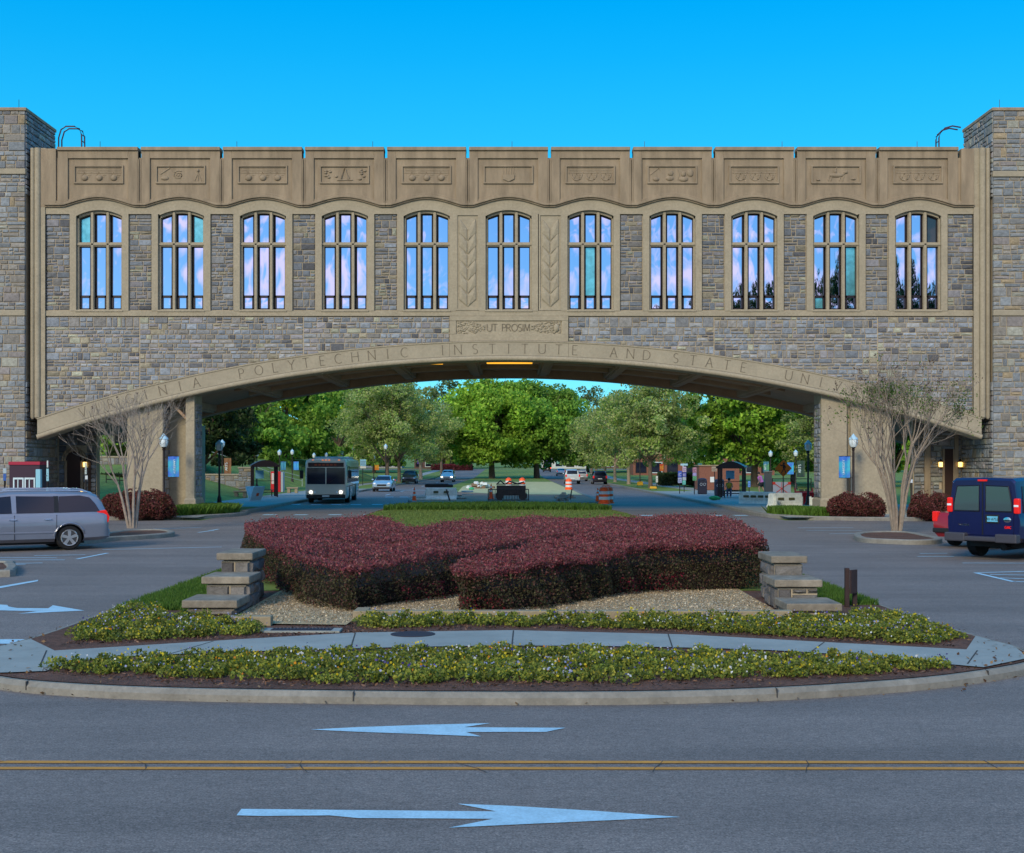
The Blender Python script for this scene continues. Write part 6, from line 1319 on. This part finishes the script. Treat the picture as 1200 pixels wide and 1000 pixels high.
# right side of the road
jersey('long white barrier angled along the right kerb, left one of three', LP(888, 78.5), 78.5, 2.2, R(-27), CHW, .80, group='white plastic barriers on the right', holes=4)
jersey('white barrier with two fork slots before the orange sign', LP(921, 73), 73, 1.75, R(-2), CHW, .86, group='white plastic barriers on the right')
jersey('short end piece of white barrier where the two long ones meet', LP(905.5, 72), 72, .5, R(-60), CHW, .84, group='white plastic barriers on the right', holes=0)
jersey('small white barrier at the foot of the nearest right post lamp', LP(957, 71), 71, .68, R(0), CHW, .60, group='white plastic barriers on the right', holes=1, z=.05)
REDB = mat('red_plastic', (.55, .01, .015), .5)
jersey('bright red barrier beside the nearest right post lamp', LP(946.5, 77), 77, .85, 0, REDB, .80, holes=0, name='red_barrier')
jersey('faded red barrier lying farther back on the right pavement', LP(942, 99), 99, 1.3, 0, mat('faded_red', (.30, .04, .035), .6), .45, holes=2, name='red_barrier')
t = thing('pedestrian_sign', 'orange diamond pedestrian crossing sign on a dark post', 'sign', (LP(918, 82), 82, .1)); s_ = .74; zc = H-.1+(HY-549)*82/F
b = MB(); b.tube([(0, .04, 0), (0, .04, zc+.4)], .035, 8); b.build('post', LPOST, t)
b = MB(); b.prism([(-s_*.72, zc), (0, zc-s_*.72), (s_*.72, zc), (0, zc+s_*.72)], -.01, .01, 'y'); pn = b.build('panel', mat('sign_orange', (.62, .14, .01), .5), t, bevel=.008)
b = MB()
b.ball((.03, -.012, zc+.30), (.06, .006, .06), 10, 6)
for pl in ([(.0,.22),(.06,.05),(.0,-.02)], [(-.02,.22),(-.12,.16),(-.2,.22)], [(.04,.2),(.14,.1),(.12,.0)], [(.03,0),(-.04,-.14),(-.12,-.3)], [(.04,0),(.1,-.14),(.14,-.3)], [(-.38,-.14),(-.2,-.14)], [(.2,-.14),(.38,-.14)], [(-.2,-.36),(.2,-.36)]): b.tube([(x, -.014, zc+z) for x, z in pl], .032 if len(pl) > 2 else .014, 5)
b.ball((.03, -.014, zc+.1), (.07, .01, .14), 8, 6); b.build('symbol', BLACK, pn)
t = thing('cross_panel', 'grey gate panel with a red cross bracing and red corners', 'gate', (LP(916, 104), 104, .1)); z1 = H-.1+(HY-565)*104/F; z0 = H-.1+(HY-580.5)*104/F; w = .72
b = MB(); b.box(-w, w, 0, .04, z0, z1); b.build('panel', mat('panel_grey', (.32, .34, .38), .6), t)
b = MB(); RD = mat('cross_red', (.5, .03, .02), .6)
b.tube([(-w, -.01, z0), (w, -.01, z1)], .03, 5); b.tube([(-w, -.01, z1), (w, -.01, z0)], .03, 5); b.tube([(0, -.01, z0), (0, -.01, z1)], .02, 5)
for sx in (-1, 1):
    for a, c in ((z0, z0+.2), (z1-.2, z1)): b.box(min(sx*w, sx*(w-.22)), max(sx*w, sx*(w-.22)), -.03, -.005, a, c)
b.build('bracing', RD, t); b = MB(); b.tube([(-w, .02, 0), (-w, .02, z1+.3)], .04, 6); b.tube([(w+1.6, .02, 0), (w+1.6, .02, z1+.3)], .04, 6); b.tube([(-w, .02, z1+.25), (w+1.6, .02, z1+.25)], .03, 6); b.build('frame', LPOST, t)
t = thing('stone_post', 'square grey post behind the right barriers', 'post', (LP(900, 100), 100, .1)); b = MB(); b.box(-.26, .26, -.2, .2, 0, 1.75); b.build('shaft', mat('post_grey', (.11, .11, .10), .8), t, bevel=.03); b = MB(); b.box(-.3, .3, -.24, .24, 1.75, 1.82); b.build('cap', LIMEG, t, bevel=.02)
for px, Y, lab in ((823, 104, 'dark rounded recycling bin left of its twin'), (843, 98, 'dark rounded recycling bin beside the right bus shelter')):
    t = thing('recycling_bin', lab, 'bin', (LP(px, Y), Y, .1)); b = MB(); b.box(-.34, .34, -.3, .3, 0, 1.12); b.build('cabinet', mat('bin_dark', (.03, .03, .05), .5), t, bevel=.06); b = MB(); b.lathe([(.36, 1.12), (.3, 1.22), (.1, 1.27)], 14); b.build('lid', MATS['bin_dark'], t, smooth=50)
    b = MB(); [b.tube([(x+.1*math.cos(R(a)), -.31, .78+.1*math.sin(R(a))) for a in range(0, 361, 45)], .015, 5) for x in (-.13, .13)]; b.build('emblem', WREF, t)
def sign_post(label, px, Y, tops, name='bus_stop_sign', cat='sign', w=None):
    t = thing(name, label, cat, (LP(px, Y), Y, .1)); s = Y/F
    zt0 = max(H-.1+(HY-p[2])*s for p in tops); b = MB(); b.tube([(0, .03, 0), (0, .03, zt0)], .035, 8); b.build('post', LPOST, t)
    for i, (a, c, y0, y1, col) in enumerate(tops):
        b = MB(); b.box((a-px)*s, (c-px)*s, -.015, .01, H-.1+(HY-y1)*s, H-.1+(HY-y0)*s); p = b.build('panel', mat('sign_%02d%02d%02d' % tuple(int(q*99) for q in col), col, .5), t, bevel=.005)
        z0, z1 = H-.1+(HY-y1)*s, H-.1+(HY-y0)*s
        if z1-z0 > .3: b = MB(); m_ = (a+c)/2; [b.box((a-px)*s+.04, (c-px)*s-.04-(k % 2)*.1, -.022, -.014, z0+(z1-z0)*(.2+.2*k), z0+(z1-z0)*(.26+.2*k)) for k in range(3)]; b.build('print', WREF if sum(col) < .8 else MATS['bin_dark'], p)
    return t
sign_post('bus stop post with dark blue and rainbow panels left of the bins', 796.5, 106, [(794.5, 799, 552, 559.5, (.05,.10,.45)), (794.5, 799, 559.8, 566.2, (.35,.40,.60))])
sign_post('bus stop post with a pale top bar and stacked route panels', 801.8, 112, [(797.5, 806, 543.5, 545.8, (.30,.50,.60)), (799.8, 804.2, 547, 553.3, (.42,.33,.45)), (799.8, 804.2, 553.8, 559, (.05,.06,.30)), (799.8, 804, 559.3, 563, (.3,.35,.4)), (799.8, 803.5, 563.3, 568, (.12,.45,.40))])
sign_post('bus stop post with pink, white and green panels', 813.8, 103, [(811.8, 816.2, 548, 554, (.5,.25,.32)), (811.8, 816.2, 554.3, 558, (.40,.35,.6)), (811.8, 816.2, 558.3, 563.3, (.15,.45,.20))])
sign_post('slim post with a narrow white sign in the right verge', 769.5, 125, [(768.6, 771, 558, 565.5, (.5,.52,.5))])
sign_post('square blue sign on a post right of the bus', 425, 150, [(422, 429, 538.5, 546, (.16,.34,.45)), (422, 429, 546.5, 549, (.45,.45,.4))])
sign_post('square cream sign above the right bus shelter', 837.5, 104, [(834, 840, 547, 552.6, (.42,.33,.24))])
sign_post('pale blue notice board right of the right bus shelter', 878, 110, [(876.5, 879.3, 564, 571, (.10,.25,.6))])
sign_post('tall narrow white pole with a notice left of the grey van', 55.5, 50, [(54.9, 56.6, 540, 548, (.5,.55,.55)), (54.4, 57.2, 549.5, 564, (.25,.5,.6))], name='notice_pole')
sign_post('tall narrow white pole under the left end of the arch', 100.3, 55, [(99.5, 101.6, 542, 556, (.35,.42,.42)), (99.8, 102.8, 557.5, 562, (.5,.55,.58))], name='notice_pole')
sign_post('small blue and white parking sign at the far left edge', 5.2, 50, [(3.6, 7.6, 549, 555, (.4,.5,.55)), (3.8, 7.4, 555.3, 563.5, (.04,.12,.4))], name='parking_sign')
sign_post('thin pale pole with a small sign behind the right leafy tree', 1068, 61, [(1066.5, 1069.5, 562, 566, (.5,.55,.6))], name='parking_sign')
# yellow stands in the right verge
for px, py, lab in ((750, 569, 'yellow low stand in the right verge under the street trees'), (765.5, 573, 'second yellow low stand lying nearer in the right verge')):
    Y = D(py+1, .12); t = thing('yellow_stand', lab, 'stand', ((px-600)*Y/F, Y, .12)); b = MB(); b.taper(-.33, .33, -.12, .12, .1, .5 if px < 760 else .3, .04, .04); b.build('board', mat('stand_yellow', (.55, .30, .01), .5), t, bevel=.02); b = MB(); b.box(-.3, -.24, -.1, .1, 0, .12); b.box(.24, .3, -.1, .1, 0, .12); b.build('feet', LPOST, t)
t = thing('green_bag', 'green bag lying at the right kerb before the bus shelter', 'bag', (LP(837, 85.5), 85.5, .14)); b = MB(); b.ball((0, 0, .12), (.36, .2, .15), 10, 6); b.ball((.3, 0, .08), (.14, .1, .08), 8, 5); b.build('sack', mat('bag_green2', (.03, .30, .10), .6), t, smooth=60)
# brick kiosk wall & clipped shrubs on the right
t = thing('brick_building', 'low brick building behind the bins on the right', 'building', (LP(836, 122), 122, .1)); b = MB(); b.box(-1.3, 2.4, 0, 3, 0, 2.2); b.build('wall', mat('red_brick', (.20, .085, .06), .9, var=.2, vscale=9), t); b = MB(); b.box(-1.4, 2.5, -.1, 3.1, 2.2, 2.3); b.build('roof', LIMED, t); b = MB(); b.box(-.3, .1, -.03, .02, .7, 1.2); b.build('notice', WREF, t)
hedge('clipped green hedge behind the bus stop signs on the right', [(LP(778, 150), 148), (LP(822, 150), 148), (LP(824, 150), 153), (LP(778, 150), 154)], 9000, 9000, .1, lambda y: 1.45, leaf=.2, top=[(.07,.10,.03),(.09,.13,.04)], side=[(.05,.075,.025),(.035,.05,.02)])
hedge('low clipped red hedge across the end of the left carriageway', [(-18.5, 318), (-10.5, 318), (-10.5, 322), (-18.5, 322)], 4000, 4000, gz(318)+.05, lambda y: gz(318)+1.4, leaf=.4, top=[(.24,.05,.07),(.2,.04,.05)], side=[(.16,.04,.05)])
hedge('clipped dark green hedge on the left slope under the arch', [(-31, 102), (-27, 102), (-27, 104.5), (-31, 104.5)], 4000, 4000, 2.6, lambda y: 3.9, leaf=.2, top=[(.05,.10,.02)], side=[(.03,.06,.015)])
hedge('low dark hedge on the lawn seen under the left end of the arch', [(-30, 91.2), (-26.8, 91.2), (-26.8, 92.6), (-30, 92.6)], 4000, 4000, .9, lambda y: 1.75, leaf=.15, top=[(.04,.07,.02)], side=[(.03,.05,.015)])
# kiosk by the left tower
t = thing('entrance_kiosk', 'dark entrance kiosk with a red top band and white framed doors beside the left tower', 'kiosk', (LP(29.5, 60.3), 60.3, .1)); KD = mat('kiosk_dark', (.03, .012, .03), .4)
b = MB(); b.box(-.72, .66, 0, 1.2, 0, 2.42); b.build('shell', KD, t); b = MB(); b.box(-.75, .69, -.05, 1.25, 2.3, 2.45); b.build('top_band', mat('kiosk_red', (.30, .01, .04), .5), t, bevel=.01)
for k in range(2): b = MB(); x = -.54+k*.52; b.box(x, x+.06, -.04, 0, 0, 1.72); b.box(x+.42, x+.48, -.04, 0, 0, 1.72); b.box(x+.2, x+.24, -.04, 0, 0, 1.66); b.box(x+.06, x+.42, -.04, 0, 1.64, 1.72); b.build('door_frame', mat('frame_white', (.5, .62, .68), .5), t)
b = MB(); b.box(.58, .80, -.3, -.06, 0, 2.1); b.build('side_post', mat('post_blue_white', (.22, .48, .60), .5), t, bevel=.02)
# street buildings closing the view
def shop(label, x0, x1, y, h, wallm, name='shop_building', wins=4, sign=None):
    z = gz(y); t = thing(name, label, 'building', ((x0+x1)/2, y, z)); w = (x1-x0)/2; b = MB(); b.box(-w, w, 0, 10, -.5, h); b.build('wall', wallm, t); b = MB(); b.box(-w-.2, w+.2, -.2, 10.2, h, h+.35); b.build('roof', LIMED, t)
    for k in range(wins):
        x = -w+2*w*(k+.5)/wins; b = MB(); b.box(x-w/wins*.7, x+w/wins*.7, -.06, .05, .4, 2.6); f = b.build('shop_window', MATS['frame_white'] if k % 2 else LPOST, t); b = MB(); b.box(x-w/wins*.6, x+w/wins*.6, -.09, -.05, .55, 2.45); b.build('pane', CGLASS, f)
        if sign: b = MB(); b.box(x-w/wins*.4, x+w/wins*.4, -.12, -.09, 1.2, 2.2); b.build('poster', sign[k % len(sign)], f)
    return t
SG = [mat('poster_purple', (.06, .04, .22), .5), mat('poster_green', (.12, .30, .25), .5)]
shop('dark brick shop building with purple posters at the end of the left carriageway', -26, -13.5, 352, 5.2, mat('brown_brick', (.10, .06, .06), .9, var=.2, vscale=3), wins=5, sign=SG)
shop('white shop building with dark posters at the end of the right carriageway', 8, 20, 352, 5.4, mat('white_wall', (.48, .50, .50), .8, var=.05), wins=4, sign=SG)
shop('long brick building behind the right street trees', 24, 52, 262, 4.2, mat('red_brick', (.20, .085, .06), .9), name='brick_building', wins=9)
shop('long pale building behind the left street trees', -60, -30, 360, 5.2, mat('pale_wall', (.3, .3, .32), .9, var=.05), wins=8)
shop('low dark building closing the right end of the street', 21, 40, 356, 4.6, mat('brown_brick', (.10, .06, .06), .9), wins=5)
for X, Y, lab in ((-17.5, 322, 'distant traffic light with a red lamp at the left end of the street'), (-15, 324, 'second distant traffic light beside the first')):
    t = thing('traffic_light', lab, 'traffic light', (X, Y, gz(Y))); b = MB(); b.tube([(0, 0, 0), (0, 0, 4.4)], .09, 6); b.build('pole', LPOST, t); b = MB(); b.box(-.2, .2, -.2, .2, 3.3, 4.4); hd = b.build('housing', BLACK, t); b = MB(); b.ball((0, -.2, 4.1), .17, 8, 6); b.build('red_lamp', BRAKE, hd)
# ---------------------------------------------------------------- people
def person(label, loc, rz, joints, edges, radii, cloth, skin, hair, name='person', parts=None):
    T = thing(name, label, 'person', loc, rz); me = bpy.data.meshes.new('body'); me.from_pydata(joints, edges, []); o = bpy.data.objects.new('body', me); COL.objects.link(o); o.parent = T; me.materials.append(skin)
    sk = o.modifiers.new('skin', 'SKIN'); 
    for i, r in enumerate(radii): me.skin_vertices[0].data[i].radius = (r, r) if not hasattr(r, '__len__') else r
    me.skin_vertices[0].data[0].use_root = True; ss = o.modifiers.new('smooth', 'SUBSURF'); ss.levels = 2; ss.render_levels = 2
    for nm, m, f in parts: b = MB(); f(b); b.build(nm, m, T, smooth=60)
    return T
SKIN = mat('skin', (.42, .24, .17), .6); HAIR = mat('dark_hair', (.03, .02, .015), .7); PINK = mat('pink_shirt', (.48, .16, .42), .8); BLKC = mat('dark_shorts', (.02, .02, .025), .8)
# walking, leaning forward; x is the walking direction
J = [(0,0,.92),(.08,0,1.15),(.16,0,1.38),(.2,0,1.47),(.25,0,1.62),(.14,.17,1.36),(.12,.24,1.08),(.26,.22,.88),(.30,.22,.80),(.14,-.17,1.36),(.02,-.24,1.10),(.10,-.22,.88),(.12,-.22,.80),(0,.1,.86),(.2,.1,.50),(.12,.1,.09),(.25,.1,.04),(0,-.1,.86),(-.08,-.1,.48),(-.32,-.1,.12),(-.2,-.1,.04)]
E = [(0,1),(1,2),(2,3),(3,4),(2,5),(5,6),(6,7),(7,8),(2,9),(9,10),(10,11),(11,12),(0,13),(13,14),(14,15),(15,16),(0,17),(17,18),(18,19),(19,20)]
RR = [.15,.13,.15,.055,.10,.06,.045,.032,.035,.06,.045,.032,.035,.095,.06,.042,.035,.095,.06,.042,.035]
def shirt(b): b.tube([(-.0,0,.93),(.04,0,1.05),(.10,0,1.2),(.15,0,1.36),(.18,0,1.45)], [.18,.165,.18,.19,.08], 14); [b.tube([(.14,s*.12,1.38),(.14,s*.2,1.33),(.12,s*.25,1.15)], [.08,.075,.065], 8) for s in (-1, 1)]
def shorts(b): b.tube([(0,0,.78),(0,0,.97)], [.19,.175], 14); b.tube([(0,.1,.86),(.12,.1,.62)], [.12,.1], 10); b.tube([(0,-.1,.86),(-.04,-.1,.60)], [.12,.1], 10)
def hair(b): b.ball((.23, 0, 1.66), (.115, .105, .11), 12, 8)
def face(b): b.ball((.345, 0, 1.61), (.02, .015, .025), 6, 4); b.ball((.33, .035, 1.645), (.012, .014, .01), 6, 4); b.ball((.33, -.035, 1.645), (.012, .014, .01), 6, 4); b.box(.325, .34, -.025, .025, 1.565, 1.575)
person('person in a pink shirt and dark shorts walking on the right pavement', (LP(892.5, 104), 104, .1), R(165), J, E, RR, None, SKIN, HAIR, parts=[('shirt', PINK, shirt), ('shorts', BLKC, shorts), ('hair', HAIR, hair), ('face', HAIR, face)])
# seated person inside the right shelter
J2 = [(0,0,.55),(.02,0,.78),(.04,0,1.0),(.06,0,1.1),(.08,0,1.24),(.04,.17,.98),(.12,.24,.74),(.34,.16,.72),(.42,.13,.74),(.04,-.17,.98),(.12,-.24,.74),(.34,-.16,.72),(.42,-.13,.74),(.05,.1,.54),(.44,.11,.54),(.46,.11,.10),(.6,.11,.05),(.05,-.1,.54),(.44,-.11,.54),(.46,-.11,.10),(.6,-.11,.05)]
def shirt2(b): b.tube([(0,0,.52),(.02,0,.75),(.04,0,.98),(.06,0,1.07)], [.18,.17,.19,.08], 14); [b.tube([(.04,s*.13,1.0),(.05,s*.2,.95),(.1,s*.24,.78)], [.08,.07,.06], 8) for s in (-1, 1)]
def trous(b): [(b.tube([(0,s*.1,.55),(.42,s*.11,.55),(.47,s*.11,.5)], [.12,.095,.08], 10), b.tube([(.45,s*.11,.52),(.46,s*.11,.12)], [.085,.065], 10)) for s in (-1, 1)]
person('person in a yellow top sitting inside the right bus shelter', (LP(855, 93), 93.2, .1), R(-100), J2, E, RR, None, SKIN, HAIR, parts=[('shirt', mat('yellow_top', (.45, .32, .03), .8), shirt2), ('trousers', mat('blue_jeans', (.05, .08, .16), .8), trous), ('hair', HAIR, lambda b: b.ball((.06, 0, 1.28), (.115, .105, .11), 12, 8))])
